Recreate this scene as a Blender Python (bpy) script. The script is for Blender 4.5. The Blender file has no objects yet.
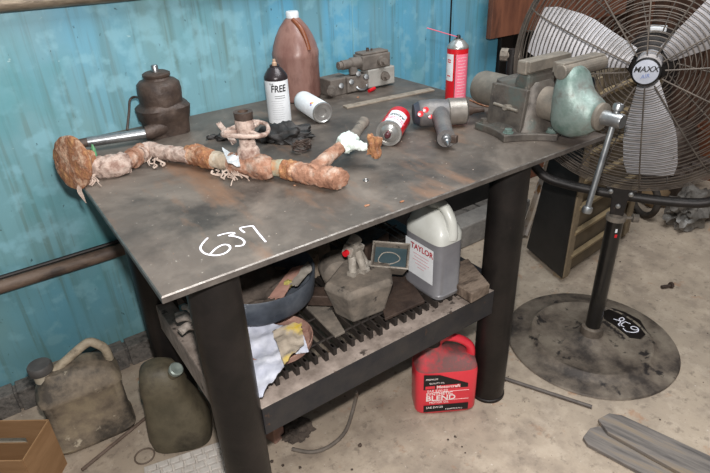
import bpy, bmesh, math, random
from mathutils import Vector, Matrix, Euler, noise
R = math.radians; PI = math.pi
random.seed(7)
SC = bpy.context.scene; COL = SC.collection
H = 0.925; L = 1.358; W = 1.07; ZS = 0.505; YW = 1.10

# ---------------------------------------------------------------- camera
F = 557.22
cam = bpy.data.cameras.new('camera'); co = bpy.data.objects.new('camera', cam); COL.objects.link(co)
co.location = (-0.1718, -0.8968, 1.5043); co.rotation_euler = (R(60.7673), R(2.16587), R(-35.1385))
cam.sensor_width = 36; cam.lens = F/710*36; cam.clip_start = .01
SC.camera = co
CM = co.rotation_euler.to_matrix(); CL = Vector(co.location)
def ray(x, y): return CM @ Vector(((x-355)/F, -(y-236.5)/F, -1))
def at(x, y, z=0.0):
    d = ray(x, y); return CL + d*((z-CL.z)/d.z)
def aty(x, y, Y):
    d = ray(x, y); return CL + d*((Y-CL.y)/d.y)

# ---------------------------------------------------------------- materials
def lin(c):
    if isinstance(c, str):
        c = [int(c[i:i+2], 16)/255 for i in (0, 2, 4)]
        c = [v/12.92 if v <= .04045 else ((v+.055)/1.055)**2.4 for v in c]
    return (*c[:3], 1)
MATS = {}
def mat(name, c1, c2=None, c3=None, scale=8, rough=.6, metal=0, bump=.15, bscale=60, lo=.35, hi=.65, speck=None, speck_amt=.62, sscale=40, stretch=(1,1,1), r2=None, trans=0, alpha=1, coat=0):
    if name in MATS: return MATS[name]
    m = bpy.data.materials.new(name); m.use_nodes = True; nt = m.node_tree; N = nt.nodes; K = nt.links
    b = N['Principled BSDF']; b.inputs['Roughness'].default_value = rough; b.inputs['Metallic'].default_value = metal
    b.inputs['Transmission Weight'].default_value = trans; b.inputs['Coat Weight'].default_value = coat
    if c2 is None and speck is None:
        b.inputs['Base Color'].default_value = lin(c1)
    tc = N.new('ShaderNodeTexCoord'); mp = N.new('ShaderNodeMapping'); K.new(tc.outputs['Object'], mp.inputs['Vector']); mp.inputs['Scale'].default_value = stretch
    def nz(s, d=6, ro=.6):
        n = N.new('ShaderNodeTexNoise'); n.inputs['Scale'].default_value = s; n.inputs['Detail'].default_value = d; n.inputs['Roughness'].default_value = ro
        K.new(mp.outputs[0], n.inputs['Vector']); return n
    def rmp(src, stops):
        r = N.new('ShaderNodeValToRGB'); K.new(src, r.inputs[0]); e = r.color_ramp.elements
        e[0].position, e[0].color = stops[0][0], stops[0][1]; e[1].position, e[1].color = stops[-1][0], stops[-1][1]
        for p, c in stops[1:-1]:
            q = e.new(p); q.color = c
        return r
    col = None
    if c2 is not None:
        n = nz(scale, 8, .65)
        st = [(lo, lin(c1)), (hi, lin(c2))]
        if c3 is not None: st = [(lo, lin(c1)), ((lo+hi)/2, lin(c2)), (hi, lin(c3))]
        col = rmp(n.outputs['Fac'], st).outputs[0]
        if r2 is not None:
            rr = rmp(n.outputs['Fac'], [(lo, (rough,)*3+(1,)), (hi, (r2,)*3+(1,))]); K.new(rr.outputs[0], b.inputs['Roughness'])
    if speck is not None:
        n2 = nz(sscale, 5, .6); f = rmp(n2.outputs['Fac'], [(speck_amt, (0,0,0,1)), (speck_amt+.06, (1,1,1,1))])
        mx = N.new('ShaderNodeMix'); mx.data_type = 'RGBA'; K.new(f.outputs[0], mx.inputs[0])
        if col is None: mx.inputs[6].default_value = lin(c1)
        else: K.new(col, mx.inputs[6])
        mx.inputs[7].default_value = lin(speck); col = mx.outputs[2]
    if col is not None: K.new(col, b.inputs['Base Color'])
    if bump:
        n3 = nz(bscale, 6, .6); bp = N.new('ShaderNodeBump'); bp.inputs['Strength'].default_value = bump; bp.inputs['Distance'].default_value = .01
        K.new(n3.outputs['Fac'], bp.inputs['Height']); K.new(bp.outputs[0], b.inputs['Normal'])
    MATS[name] = m; return m

M_blk = mat('black_steel', '191716', '2c2725', scale=14, rough=.5, metal=.35, bump=.1, speck='4a3a30', speck_amt=.68, sscale=55)
M_leg = mat('pipe_leg_steel', '1b1918', '2b2624', scale=9, rough=.42, metal=.45, bump=.06, speck='5c4c42', speck_amt=.7, sscale=70)
M_beam = mat('beam_steel', '2b2c31', '3f3c3b', scale=12, rough=.5, metal=.4, bump=.08, speck='5e4636', speck_amt=.66, sscale=30)
M_bright = mat('worn_bright_steel', 'a8a29c', '7a726c', scale=30, rough=.32, metal=.8, bump=.05)
M_chrome = mat('bright_steel', 'b0b2b2', '87888a', scale=20, rough=.36, metal=.9, bump=.02)
M_dusty = mat('dusty_cast_iron', '5a544d', '857a6e', scale=16, rough=.85, bump=.35, bscale=50, speck='322e2b', speck_amt=.62, sscale=22)
M_darkcast = mat('dark_greasy_iron', '352a25', '52433a', scale=18, rough=.55, metal=.2, bump=.4, bscale=45)
M_rust = mat('rusty_pipe', '6e4a38', '99705a', 'b3a294', scale=22, rough=.85, bump=.8, bscale=60, lo=.32, hi=.68, speck='55342a', speck_amt=.62, sscale=35)
M_rust2 = mat('orange_rust', 'b08258', '8a5a3e', 'bd9d84', scale=28, rough=.9, bump=.9, bscale=70)
M_rustpink = mat('pinkish_scale', '84685c', 'b8a498', '64483c', scale=20, rough=.9, bump=.7, bscale=60)
M_white = mat('white_plastic', 'e4e6e8', 'cfd2d4', scale=10, rough=.4, bump=.02)
M_green = mat('green_paint', '4f9468', '5d7f5c', scale=20, rough=.6)
M_red = mat('red_paint', 'd01c26', 'c01822', scale=5, rough=.28, bump=0)
M_redpl = mat('red_plastic', 'e63a48', 'da303e', scale=6, rough=.38, bump=.03, coat=.2)
M_pink = mat('pink_print', 'ee7d92', 'e56a80', scale=40, rough=.3, bump=0)
M_black = mat('black_print', '121214', rough=.5, bump=0)
M_tin = mat('tin_plate', 'b9b7b3', '9c9a96', scale=20, rough=.3, metal=.7, bump=.02)
M_ink = mat('white_marker', 'f2f0fa', rough=.7, bump=0)
M_cardb = mat('corrugated_cardboard', '9c7854', '8a6744', scale=5, rough=.85, bump=.08, stretch=(1, 1, 6))
M_fan = mat('fan_guard_wire', '4b443e', '6b6158', scale=15, rough=.55, metal=.4, bump=0)
M_blade = mat('grey_fan_blade', 'b9b7ba', '8f8b8a', scale=7, rough=.5, metal=.2, bump=.03, speck='5a544f', speck_amt=.66, sscale=18)
M_ply = mat('brown_plywood', '5e3727', '7c4c36', '3c241b', scale=5, rough=.7, stretch=(1, 1, .25), bump=.1)

def wall_mat():
    m = bpy.data.materials.new('blue_painted_sheet'); m.use_nodes = True; nt = m.node_tree; N = nt.nodes; K = nt.links; b = N['Principled BSDF']
    b.inputs['Roughness'].default_value = .42
    tc = N.new('ShaderNodeTexCoord')
    def nz(s, st, d=6):
        mp = N.new('ShaderNodeMapping'); mp.inputs['Scale'].default_value = st; K.new(tc.outputs['Object'], mp.inputs[0])
        n = N.new('ShaderNodeTexNoise'); n.inputs['Scale'].default_value = s; n.inputs['Detail'].default_value = d; K.new(mp.outputs[0], n.inputs[0]); return n.outputs['Fac']
    def rmp(src, a, c):
        r = N.new('ShaderNodeValToRGB'); K.new(src, r.inputs[0]); r.color_ramp.elements[0].position = a; r.color_ramp.elements[1].position = c; return r.outputs[0]
    def mix(f, a, c, amt=1.0):
        x = N.new('ShaderNodeMix'); x.data_type = 'RGBA'
        mu = N.new('ShaderNodeMath'); mu.operation = 'MULTIPLY'; mu.inputs[1].default_value = amt; K.new(f, mu.inputs[0]); K.new(mu.outputs[0], x.inputs[0])
        if isinstance(a, tuple): x.inputs[6].default_value = a
        else: K.new(a, x.inputs[6])
        x.inputs[7].default_value = c; return x.outputs[2]
    c = mix(rmp(nz(1.6, (1,1,1)), .35, .7), lin('61a1be'), lin('5093aa'))
    c = mix(rmp(nz(1.3, (1,1,.7), 9), .42, .62), c, lin('7d9a92'), .55)
    c = mix(rmp(nz(4, (1.5,1,.14), 8), .47, .66), c, lin('74887a'), .42)      # vertical run-down grime
    c = mix(rmp(nz(17, (2,1,.10), 5), .52, .66), c, lin('4f6a60'), .32)
    c = mix(rmp(nz(34, (2,1,.08), 4), .56, .66), c, lin('5c6450'), .3)
    c = mix(rmp(nz(14, (1,1,1), 10), .52, .62), c, lin('86b4c0'), .5)
    c = mix(rmp(nz(4, (1,1,1), 9), .56, .75), c, lin('44878c'), .6)
    c = mix(rmp(nz(60, (1,1,.6), 4), .68, .72), c, lin('2b3f40'), .75)   # dark chips
    c = mix(rmp(nz(30, (1,1,1.3), 3), .71, .75), c, lin('a9c4c4'), .6)
    # mottled darker grey-green, stronger towards the foot of the wall
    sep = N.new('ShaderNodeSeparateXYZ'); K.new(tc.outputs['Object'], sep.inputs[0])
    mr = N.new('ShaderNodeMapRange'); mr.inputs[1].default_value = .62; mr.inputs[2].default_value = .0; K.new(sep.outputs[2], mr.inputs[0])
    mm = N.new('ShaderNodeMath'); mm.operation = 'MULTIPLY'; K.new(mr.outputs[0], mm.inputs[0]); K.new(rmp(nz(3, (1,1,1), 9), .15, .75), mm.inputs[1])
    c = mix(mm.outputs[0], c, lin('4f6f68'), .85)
    K.new(c, b.inputs['Base Color'])
    bp = N.new('ShaderNodeBump'); bp.inputs['Strength'].default_value = .12; bp.inputs['Distance'].default_value = .01; K.new(nz(9, (1,1,1)), bp.inputs['Height']); K.new(bp.outputs[0], b.inputs['Normal'])
    return m
M_wall = wall_mat()

def floor_mat():
    m = bpy.data.materials.new('dusty_concrete'); m.use_nodes = True; nt = m.node_tree; N = nt.nodes; K = nt.links; b = N['Principled BSDF']
    b.inputs['Roughness'].default_value = .85
    tc = N.new('ShaderNodeTexCoord')
    def nz(s, d=8):
        n = N.new('ShaderNodeTexNoise'); n.inputs['Scale'].default_value = s; n.inputs['Detail'].default_value = d; n.inputs['Roughness'].default_value = .65; K.new(tc.outputs['Object'], n.inputs[0]); return n.outputs['Fac']
    def mix(src, lo, hi, a, c, amt):
        r = N.new('ShaderNodeMapRange'); r.inputs[1].default_value = lo; r.inputs[2].default_value = hi; r.inputs[4].default_value = amt; K.new(src, r.inputs[0])
        x = N.new('ShaderNodeMix'); x.data_type = 'RGBA'; K.new(r.outputs[0], x.inputs[0])
        if isinstance(a, tuple): x.inputs[6].default_value = a
        else: K.new(a, x.inputs[6])
        x.inputs[7].default_value = c; return x.outputs[2]
    c = mix(nz(2.2), .35, .65, lin('b0a08d'), lin('988a7a'), 1)
    c = mix(nz(6, 10), .48, .66, c, lin('7f7266'), .75)
    c = mix(nz(11, 10), .5, .64, c, lin('b9aa98'), .6)
    c = mix(nz(8.3, 8), .6, .68, c, lin('9c6d4a'), .55)
    c = mix(nz(28, 8), .56, .66, c, lin('6f6357'), .6)
    c = mix(nz(60, 4), .62, .7, c, lin('6b6058'), .6)
    c = mix(nz(45, 3), .68, .72, c, lin('cfc6ba'), .7)
    K.new(c, b.inputs['Base Color'])
    bp = N.new('ShaderNodeBump'); bp.inputs['Strength'].default_value = .25; bp.inputs['Distance'].default_value = .006; K.new(nz(30), bp.inputs['Height']); K.new(bp.outputs[0], b.inputs['Normal'])
    return m
M_floor = floor_mat()

def top_mat():
    m = bpy.data.materials.new('mill_scale_plate'); m.use_nodes = True; nt = m.node_tree; N = nt.nodes; K = nt.links; b = N['Principled BSDF']
    b.inputs['Metallic'].default_value = .12
    tc = N.new('ShaderNodeTexCoord')
    def nz(s, d=8, st=(1,1,1), rot=0, dist=0):
        mp = N.new('ShaderNodeMapping'); mp.inputs['Scale'].default_value = st; mp.inputs['Rotation'].default_value = (0,0,rot); K.new(tc.outputs['Object'], mp.inputs[0])
        n = N.new('ShaderNodeTexNoise'); n.inputs['Scale'].default_value = s; n.inputs['Detail'].default_value = d; n.inputs['Roughness'].default_value = .62; n.inputs['Distortion'].default_value = dist; K.new(mp.outputs[0], n.inputs[0]); return n.outputs['Fac']
    def mix(src, lo, hi, a, c, amt):
        r = N.new('ShaderNodeMapRange'); r.inputs[1].default_value = lo; r.inputs[2].default_value = hi; r.inputs[4].default_value = amt; K.new(src, r.inputs[0])
        x = N.new('ShaderNodeMix'); x.data_type = 'RGBA'; K.new(r.outputs[0], x.inputs[0])
        if isinstance(a, tuple): x.inputs[6].default_value = a
        else: K.new(a, x.inputs[6])
        x.inputs[7].default_value = c; return x.outputs[2]
    c = mix(nz(3.0), .35, .65, lin('4e463f'), lin('625850'), 1)
    c = mix(nz(2.1, 9, (1,1,1), 0, 1.2), .5, .64, c, lin('7d7268'), .9)
    c = mix(nz(13, 10), .5, .68, c, lin('6f655c'), .7)
    c = mix(nz(3.7, 10), .5, .66, c, lin('37312d'), .9)
    c = mix(nz(6, 7, (1,.3,1), .5), .56, .68, c, lin('86644c'), .7)
    c = mix(nz(50, 3, (1,6,1), .4), .69, .74, c, lin('8e8880'), .5)
    c = mix(nz(70, 3), .69, .73, c, lin('a39a90'), .6)
    K.new(c, b.inputs['Base Color'])
    r = N.new('ShaderNodeMapRange'); r.inputs[3].default_value = .38; r.inputs[4].default_value = .6; r.inputs[1].default_value = .3; r.inputs[2].default_value = .7; K.new(nz(5), r.inputs[0]); K.new(r.outputs[0], b.inputs['Roughness'])
    bp = N.new('ShaderNodeBump'); bp.inputs['Strength'].default_value = .08; bp.inputs['Distance'].default_value = .004; K.new(nz(40), bp.inputs['Height']); K.new(bp.outputs[0], b.inputs['Normal'])
    return m
M_top = top_mat()

# ---------------------------------------------------------------- mesh helpers
def link(name, bm, m, parent=None, smooth=False, bevel=0, loc=None, ang=None):
    me = bpy.data.meshes.new(name); bmesh.ops.recalc_face_normals(bm, faces=bm.faces); bm.to_mesh(me); bm.free()
    o = bpy.data.objects.new(name, me); COL.objects.link(o)
    for q in (m if isinstance(m, (list, tuple)) else [m]): me.materials.append(q)
    if smooth:
        for p in me.polygons: p.use_smooth = True
        try: me.set_sharp_from_angle(angle=R(ang or 40))
        except Exception: pass
    if bevel:
        b = o.modifiers.new('bevel', 'BEVEL'); b.width = bevel; b.segments = 2; b.limit_method = 'ANGLE'; b.angle_limit = R(40)
    if parent: o.parent = parent
    if loc: o.location = loc
    return o
def tag(o, label, cat, group=None, kind=None):
    o['label'] = label; o['category'] = cat
    if group: o['group'] = group
    if kind: o['kind'] = kind
    return o
def thing(name, loc, label, cat, rz=0, rot=None, group=None):
    o = bpy.data.objects.new(name, None); COL.objects.link(o); o.location = loc; o.empty_display_size = .05
    o.rotation_euler = rot if rot else (0, 0, rz)
    return tag(o, label, cat, group)
def B(): return bmesh.new()
def box(bm, c, s, rot=None, mi=0, taper=None):
    vs = []
    for x in (-1, 1):
        for y in (-1, 1):
            for z in (-1, 1):
                v = Vector((x*s[0]/2, y*s[1]/2, z*s[2]/2))
                if taper and z > 0: v.x *= taper[0]; v.y *= taper[1]
                if rot: v = Euler(rot).to_matrix() @ v
                vs.append(bm.verts.new(v+Vector(c)))
    for f in ((0,1,3,2),(4,6,7,5),(0,4,5,1),(2,3,7,6),(0,2,6,4),(1,5,7,3)):
        q = bm.faces.new([vs[i] for i in f]); q.material_index = mi
    return vs
def frame(d, up=Vector((0,0,1))):
    d = d.normalized()
    if abs(d.dot(up)) > .95: up = Vector((1,0,0))
    a = d.cross(up).normalized(); return a, a.cross(d).normalized()
def sweep(bm, pts, r, seg=12, closed=False, caps=True, flat=1.0, mi=0):
    pts = [Vector(p) for p in pts]; n = len(pts); rings = []; a = None
    for i, p in enumerate(pts):
        if closed: d = pts[(i+1) % n]-pts[i-1]
        else: d = pts[min(i+1, n-1)]-pts[max(i-1, 0)]
        d.normalize()
        if a is None: a, b = frame(d)
        else:
            a = (a-d*a.dot(d)).normalized(); b = a.cross(d).normalized()
        rr = r[i] if isinstance(r, (list, tuple)) else r
        rings.append([bm.verts.new(p+a*math.cos(t)*rr+b*math.sin(t)*rr*flat) for t in [2*PI*k/seg for k in range(seg)]])
    for i in range(n if closed else n-1):
        q = rings[(i+1) % n]
        for k in range(seg):
            f = bm.faces.new((rings[i][k], rings[i][(k+1) % seg], q[(k+1) % seg], q[k])); f.material_index = mi
    if caps and not closed:
        for q in (rings[0], rings[-1]):
            f = bm.faces.new(q); f.material_index = mi
def smooth_pts(pts, k=6, closed=False):
    P = [Vector(p) for p in pts]; n = len(P); out = []
    for i in range(n if closed else n-1):
        if closed: a, b, c, d = P[i-1], P[i], P[(i+1) % n], P[(i+2) % n]
        else: a, b, c, d = P[max(i-1, 0)], P[i], P[i+1], P[min(i+2, n-1)]
        for j in range(k):
            t = j/k; out.append(.5*((2*b)+(c-a)*t+(2*a-5*b+4*c-d)*t*t+(3*b-a-3*c+d)*t**3))
    if not closed: out.append(P[-1])
    return out
def lathe(bm, prof, seg=32, axis=None, o=(0,0,0), mi=0, mis=None):
    """prof: (r, h) list; axis: direction of h"""
    d = Vector(axis or (0,0,1)).normalized(); a, b = frame(d); o = Vector(o); rings = []
    for r, h in prof:
        if r < 1e-6: rings.append([bm.verts.new(o+d*h)])
        else: rings.append([bm.verts.new(o+d*h+(a*math.cos(2*PI*k/seg)+b*math.sin(2*PI*k/seg))*r) for k in range(seg)])
    for i in range(len(rings)-1):
        p, q = rings[i], rings[i+1]; m_ = mis[i] if mis else mi
        for k in range(seg):
            k2 = (k+1) % seg
            if len(p) == 1 and len(q) == 1: continue
            if len(p) == 1: f = bm.faces.new((p[0], q[k], q[k2]))
            elif len(q) == 1: f = bm.faces.new((p[k], p[k2], q[0]))
            else: f = bm.faces.new((p[k], p[k2], q[k2], q[k]))
            f.material_index = m_
    for q in (rings[0], rings[-1]):
        if len(q) > 1:
            f = bm.faces.new(q); f.material_index = mis[0] if (mis and q is rings[0]) else (mis[-1] if mis else mi)
def cyl(bm, a, b, r, seg=20, r1=None, mi=0): 
    a = Vector(a); b = Vector(b); lathe(bm, [(r, 0), (r if r1 is None else r1, (b-a).length)], seg, b-a, a, mi)
def loft(bm, secs, seg=40, mi=0, caps=True):
    """secs: (z, hx, hy, cx, cy, n)  super-ellipse sections"""
    rings = []
    for z, hx, hy, cx, cy, n in secs:
        ring = []
        for k in range(seg):
            t = 2*PI*(k+.5)/seg; c, s = math.cos(t), math.sin(t)
            ring.append(bm.verts.new((cx+hx*math.copysign(abs(c)**(2/n), c), cy+hy*math.copysign(abs(s)**(2/n), s), z)))
        rings.append(ring)
    for p, q in zip(rings, rings[1:]):
        for k in range(seg):
            f = bm.faces.new((p[k], p[(k+1) % seg], q[(k+1) % seg], q[k])); f.material_index = mi
    if caps:
        bm.faces.new(rings[0]).material_index = mi; bm.faces.new(rings[-1]).material_index = mi
def prism(bm, poly, z0, z1, mi=0):
    a = [bm.verts.new((p[0], p[1], z0)) for p in poly]; b = [bm.verts.new((p[0], p[1], z1)) for p in poly]; n = len(poly)
    for k in range(n): bm.faces.new((a[k], a[(k+1) % n], b[(k+1) % n], b[k])).material_index = mi
    bm.faces.new(a).material_index = mi; bm.faces.new(b).material_index = mi
def blob(bm, c, s, amp=.15, freq=3, sub=4, seed=0, rot=None, cut=None):
    r = bmesh.ops.create_icosphere(bm, subdivisions=sub, radius=1)
    for v in r['verts']:
        p = v.co.copy(); k = 1+amp*noise.noise(p*freq+Vector((seed, seed*2.3, 0)))+amp*.5*noise.noise(p*freq*2.7+Vector((seed, 5, 0)))
        p = Vector((p.x*s[0]*k, p.y*s[1]*k, p.z*s[2]*k))
        if rot: p = Euler(rot).to_matrix() @ p
        p += Vector(c)
        if cut is not None and p.z < cut: p.z = cut
        v.co = p
def displace(bm, amp, freq, seed=0):
    bm.normal_update()
    for v in bm.verts:
        v.co += v.normal*amp*noise.noise(v.co*freq+Vector((seed, 0, seed)))
def sheet(bm, corners, n=24, amp=.01, freq=20, seed=0, thick=.003, sag=None):
    """quad sheet with folds; corners 4 Vectors"""
    A_, B_, C_, D_ = [Vector(c) for c in corners]; nn = (B_-A_).cross(D_-A_).normalized(); g = [[], []]
    for s in (0, 1):
        for i in range(n+1):
            for j in range(n+1):
                u, v = i/n, j/n
                eu = u+.04*noise.noise(Vector((u*3, v*7, seed+9))); ev = v+.06*noise.noise(Vector((u*6, v*3, seed+4)))
                p = A_*(1-eu)*(1-ev)+B_*eu*(1-ev)+C_*eu*ev+D_*(1-eu)*ev
                h = noise.noise(p*freq+Vector((seed, seed, seed)))+.5*noise.noise(p*freq*2.3+Vector((seed, 0, 0)))
                p = p+nn*(h*amp+s*thick)
                if sag: p.z += sag(u, v)
                g[s].append(bm.verts.new(p))
    k = n+1
    for s in (0, 1):
        for i in range(n):
            for j in range(n):
                bm.faces.new((g[s][i*k+j], g[s][(i+1)*k+j], g[s][(i+1)*k+j+1], g[s][i*k+j+1]))
    for i in range(n):
        for idx in (lambda q: q*k, lambda q: q*k+n, lambda q: q, lambda q: n*k+q):
            bm.faces.new((g[0][idx(i)], g[0][idx(i+1)], g[1][idx(i+1)], g[1][idx(i)]))
def text_bm(s, size, ext=.0004, bold=False, shear=0, sx=1.0, sub=False):
    cu = bpy.data.curves.new('lettering', 'FONT'); cu.body = s; cu.size = size; cu.align_x = 'CENTER'; cu.align_y = 'CENTER'; cu.extrude = ext; cu.shear = shear; cu.resolution_u = 3
    if bold: cu.offset = size*.02
    o = bpy.data.objects.new('lettering', cu); me = bpy.data.meshes.new_from_object(o)
    bm = B(); bm.from_mesh(me); bpy.data.objects.remove(o); bpy.data.curves.remove(cu); bpy.data.meshes.remove(me)
    for v in bm.verts: v.co.x *= sx
    if sub: bmesh.ops.triangulate(bm, faces=bm.faces); bmesh.ops.subdivide_edges(bm, edges=[e for e in bm.edges if e.calc_length() > size*.3], cuts=2)
    return bm
def on_plane(bm, o, u, v):
    """map local x,y,z of a bmesh to o + u x + v y + n z"""
    u = Vector(u).normalized(); v = Vector(v); v = (v-u*v.dot(u)).normalized(); n = u.cross(v); o = Vector(o)
    for q in bm.verts: q.co = o+u*q.co.x+v*q.co.y+n*q.co.z
    return bm
def on_cyl(bm, r, h, ang):
    """wrap x,y on a z-axis cylinder at angle ang, height h"""
    for q in bm.verts:
        t = ang+q.co.x/r; rr = r+q.co.z+.0003; q.co = Vector((rr*math.cos(t), rr*math.sin(t), h+q.co.y))
    return bm
def rect_on_cyl(bm, r, a0, a1, z0, z1, d=.0003, n=24, mi=0):
    vs = [[bm.verts.new(((r+d)*math.cos(a0+(a1-a0)*i/n), (r+d)*math.sin(a0+(a1-a0)*i/n), z)) for i in range(n+1)] for z in (z0, z1)]
    for i in range(n): bm.faces.new((vs[0][i], vs[0][i+1], vs[1][i+1], vs[1][i])).material_index = mi
def quad_slab(bm, o, u, v, w, h, t=.0006, mi=0):
    b2 = B(); box(b2, (0,0,t/2), (w, h, t)); on_plane(b2, o, u, v)
    me = bpy.data.meshes.new('tmp'); b2.to_mesh(me); b2.free(); bm.from_mesh(me); bpy.data.meshes.remove(me)

# ================================================================= SETTING
def struct(name, bm, m, **k):
    o = link(name, bm, m, **k); o['kind'] = 'structure'; return o
bm = B(); box(bm, (1.8, .2, -.05), (7.5, 6, .1)); struct('floor', bm, M_floor)
bm = B(); box(bm, (.45, YW+.05, .8), (3.28, .1, 1.6+.0)); 
for v in bm.verts:
    if v.co.z > 1: v.co.z = 3.0
struct('wall_back', bm, M_wall)
M_block = mat('cinder_block', '4d4a47', '6e6862', '35322f', scale=14, rough=.95, bump=.8, bscale=60, speck='8d857d', speck_amt=.64, sscale=50)
bm = B(); x = -1.15
while x < 2.0:
    box(bm, (x+.195, YW-.035, .046), (.382, .07, .092)); x += .392
box(bm, (.44, YW-.028, .04), (3.2, .05, .08))
struct('baseboard_back', bm, M_block, bevel=.004)
M_rail = mat('grimy_wall_rail', '4e3f36', '6d5a4c', '3a2f29', scale=12, rough=.6, bump=.3, speck='8f9a92', speck_amt=.68, sscale=40, stretch=(.4,1,1))
M_rail2 = mat('rusty_upper_rail', '54463b', '857766', '3d3027', scale=14, rough=.45, metal=.4, bump=.3, stretch=(.3,1,1))
bm = B(); sweep(bm, smooth_pts([(-1.1, YW-.03, .497), (-.3, YW-.03, .494), (.1, YW-.03, .492), (.6, YW-.03, .495), (1.9, YW-.03, .495)], 5), .024, 14)
struct('trim_1', bm, M_rail, smooth=True)
bm = B(); sweep(bm, [(-1.1, YW-.03, .528), (-.12, YW-.028, .526), (.11, YW-.02, .523), (.3, YW-.012, .52)], .007, 8)
struct('trim_3', bm, M_blk, smooth=True)
bm = B(); sweep(bm, [(-1.1, YW-.03, 1.355), (.3, YW-.03, 1.345), (1.2, YW-.03, 1.35), (1.9, YW-.03, 1.35)], .024, 14)
struct('trim_2', bm, M_rail2, smooth=True)
bm = B()
box(bm, (1.755, YW-.002, .85), (.006, .006, 1.5)); struct('trim_4', bm, M_blk)
M_lt = mat('pale_seam', '6fa3ae', '87b6be', scale=20, rough=.5)
bm = B(); box(bm, (1.205, YW-.0005, .8), (.003, .003, 1.4)); struct('trim_5', bm, M_lt)
# brown plank wall beyond the fan
M_plank = mat('dark_brown_planks', '3a2820', '5d4030', '241a16', scale=4, rough=.8, stretch=(1, 1, .15), bump=.2)
bm = B()
for k in range(16):
    box(bm, (4.0, 2.9-k*.3, 1.4), (.04, .292, 2.8))
box(bm, (4.05, .6, 1.4), (.05, 4.8, 2.8)); struct('wall_right', bm, M_plank)
bm = B(); box(bm, (3.05, 2.2, 1.4), (1.95, .06, 2.8)); struct('wall_far', bm, mat('dark_sheet', '23211f', '37302b', scale=3, rough=.8))
# dark steel post where the blue sheet ends
bm = B(); box(bm, (2.14, YW+.03, 1.0), (.09, .10, 2.0)); box(bm, (2.14, YW+.03, .012), (.16, .16, .024)); struct('trim_6', bm, M_blk, bevel=.004)

# ================================================================= TABLE
tb = thing('workbench', (.6, .4, 0), 'heavy black steel welding bench with thick plate top, pipe legs and grated lower shelf', 'workbench')
inv = Vector((-.6, -.4, 0))
def tpart(name, bm, m, **k):
    bmesh.ops.translate(bm, verts=bm.verts, vec=inv); return link(name, bm, m, tb, **k)
bm = B(); box(bm, (L/2, W/2, H-.0075), (L, W, .015))
for f in bm.faces:
    if abs(f.calc_center_median().z-(H-.0075)) < .001: f.material_index = 1
bmesh.ops.recalc_face_normals(bm, faces=bm.faces)
te = [e for e in bm.edges if all(abs(v.co.z-H) < 1e-4 for v in e.verts)]
r = bmesh.ops.bevel(bm, geom=te, offset=.0026, segments=1, affect='EDGES')
for f in r['faces']: f.material_index = 2
M_edge = mat('plate_edge', '4a4440', '6c655f', scale=25, rough=.45, metal=.4, bump=.1)
tpart('tabletop', bm, [M_top, M_edge, M_bright])
LEG = [(.123, .085), (1.04, .085), (.123, .70), (1.0, .72)]
for i, (x, y) in enumerate(LEG):
    bm = B(); lathe(bm, [(.057, .0), (.057, H-.016)], 40, o=(x, y, 0)); lg = tpart('leg', bm, M_leg, smooth=True)
    bm = B(); lathe(bm, [(.060, .0), (.061, .004), (.060, .010), (.057, .012)], 40, o=(x, y, 0)); bmesh.ops.translate(bm, verts=bm.verts, vec=inv); ft = link('foot_ring', bm, M_leg, lg, smooth=True)
M_sb = MATS.get('dusty_side_angle') or mat('dusty_side_angle', '6b5f56', '9a8c82', scale=18, rough=.8, bump=.2, speck='3c332d', speck_amt=.62, sscale=30)
bm = B(); box(bm, (.582, .060, .438), (.815, .006, .09)); tpart('front_beam', bm, M_beam, bevel=.0015)
bm = B(); box(bm, (.582, .094, .481), (.815, .073, .005)); tpart('beam_flange', bm, M_sb, bevel=.001)
bm = B(); box(bm, (.56, .74, .438), (.775, .006, .09)); box(bm, (.56, .71, .481), (.775, .055, .005)); tpart('rear_beam', bm, M_beam, bevel=.0015)
bm = B(); box(bm, (.105, .39, .438), (.006, .52, .09)); box(bm, (.128, .39, .484), (.05, .52, .006)); tpart('side_beam', bm, M_sb, bevel=.0015)
bm = B(); box(bm, (1.05, .40, .438), (.006, .53, .09)); box(bm, (1.03, .40, .481), (.045, .53, .005)); tpart('side_beam', bm, M_beam, bevel=.0015)
# grating: flat bars with notched ends, tied by cross rods
M_grate = mat('grating_steel', '24201e', '3f3833', scale=20, rough=.6, metal=.3, bump=.1)
bm = B(); x = .185; k = 0
while x < .99:
    jag = .012*random.random()
    box(bm, (x, (.118-jag+.70)/2, .4955), (.006, .70-.118+jag, .024)); 
    box(bm, (x, .118-jag+.004, .4955), (.011, .022, .024))
    x += .030; k += 1
for y in (.16, .26, .36, .46, .56, .66):
    cyl(bm, (.16, y, .5045), (1.0, y, .5045), .0035, 6)
tpart('grating', bm, M_grate)
# hand-painted 637 on the top
def strokes(name, paths, mp, r, m, parent=None, z=0):
    bm = B()
    for p in paths:
        pts = smooth_pts([mp(*q) for q in p], 6); sweep(bm, pts, r, 8, flat=1)
    for v in bm.verts: v.co.z = z+(v.co.z-z)*.25
    return bm
def px637(x, y): return at(195+x/8.875, 225+y/8.875, H)
P637 = [[(112,115),(70,160),(48,205),(75,245),(130,265),(200,268),(270,248),(310,210),(300,180),(250,175),(190,205),(135,258)],
        [(200,95),(260,78),(320,68),(350,75),(300,95)], [(300,95),(350,100),(410,120),(438,150),(420,180),(358,188)],
        [(440,68),(400,30),(450,15),(512,8)], [(512,8),(560,70),(628,150)]]
tpart('painted_number', strokes('n', P637, px637, .0022, M_ink, z=H+.0002), M_ink, smooth=True)
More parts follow.
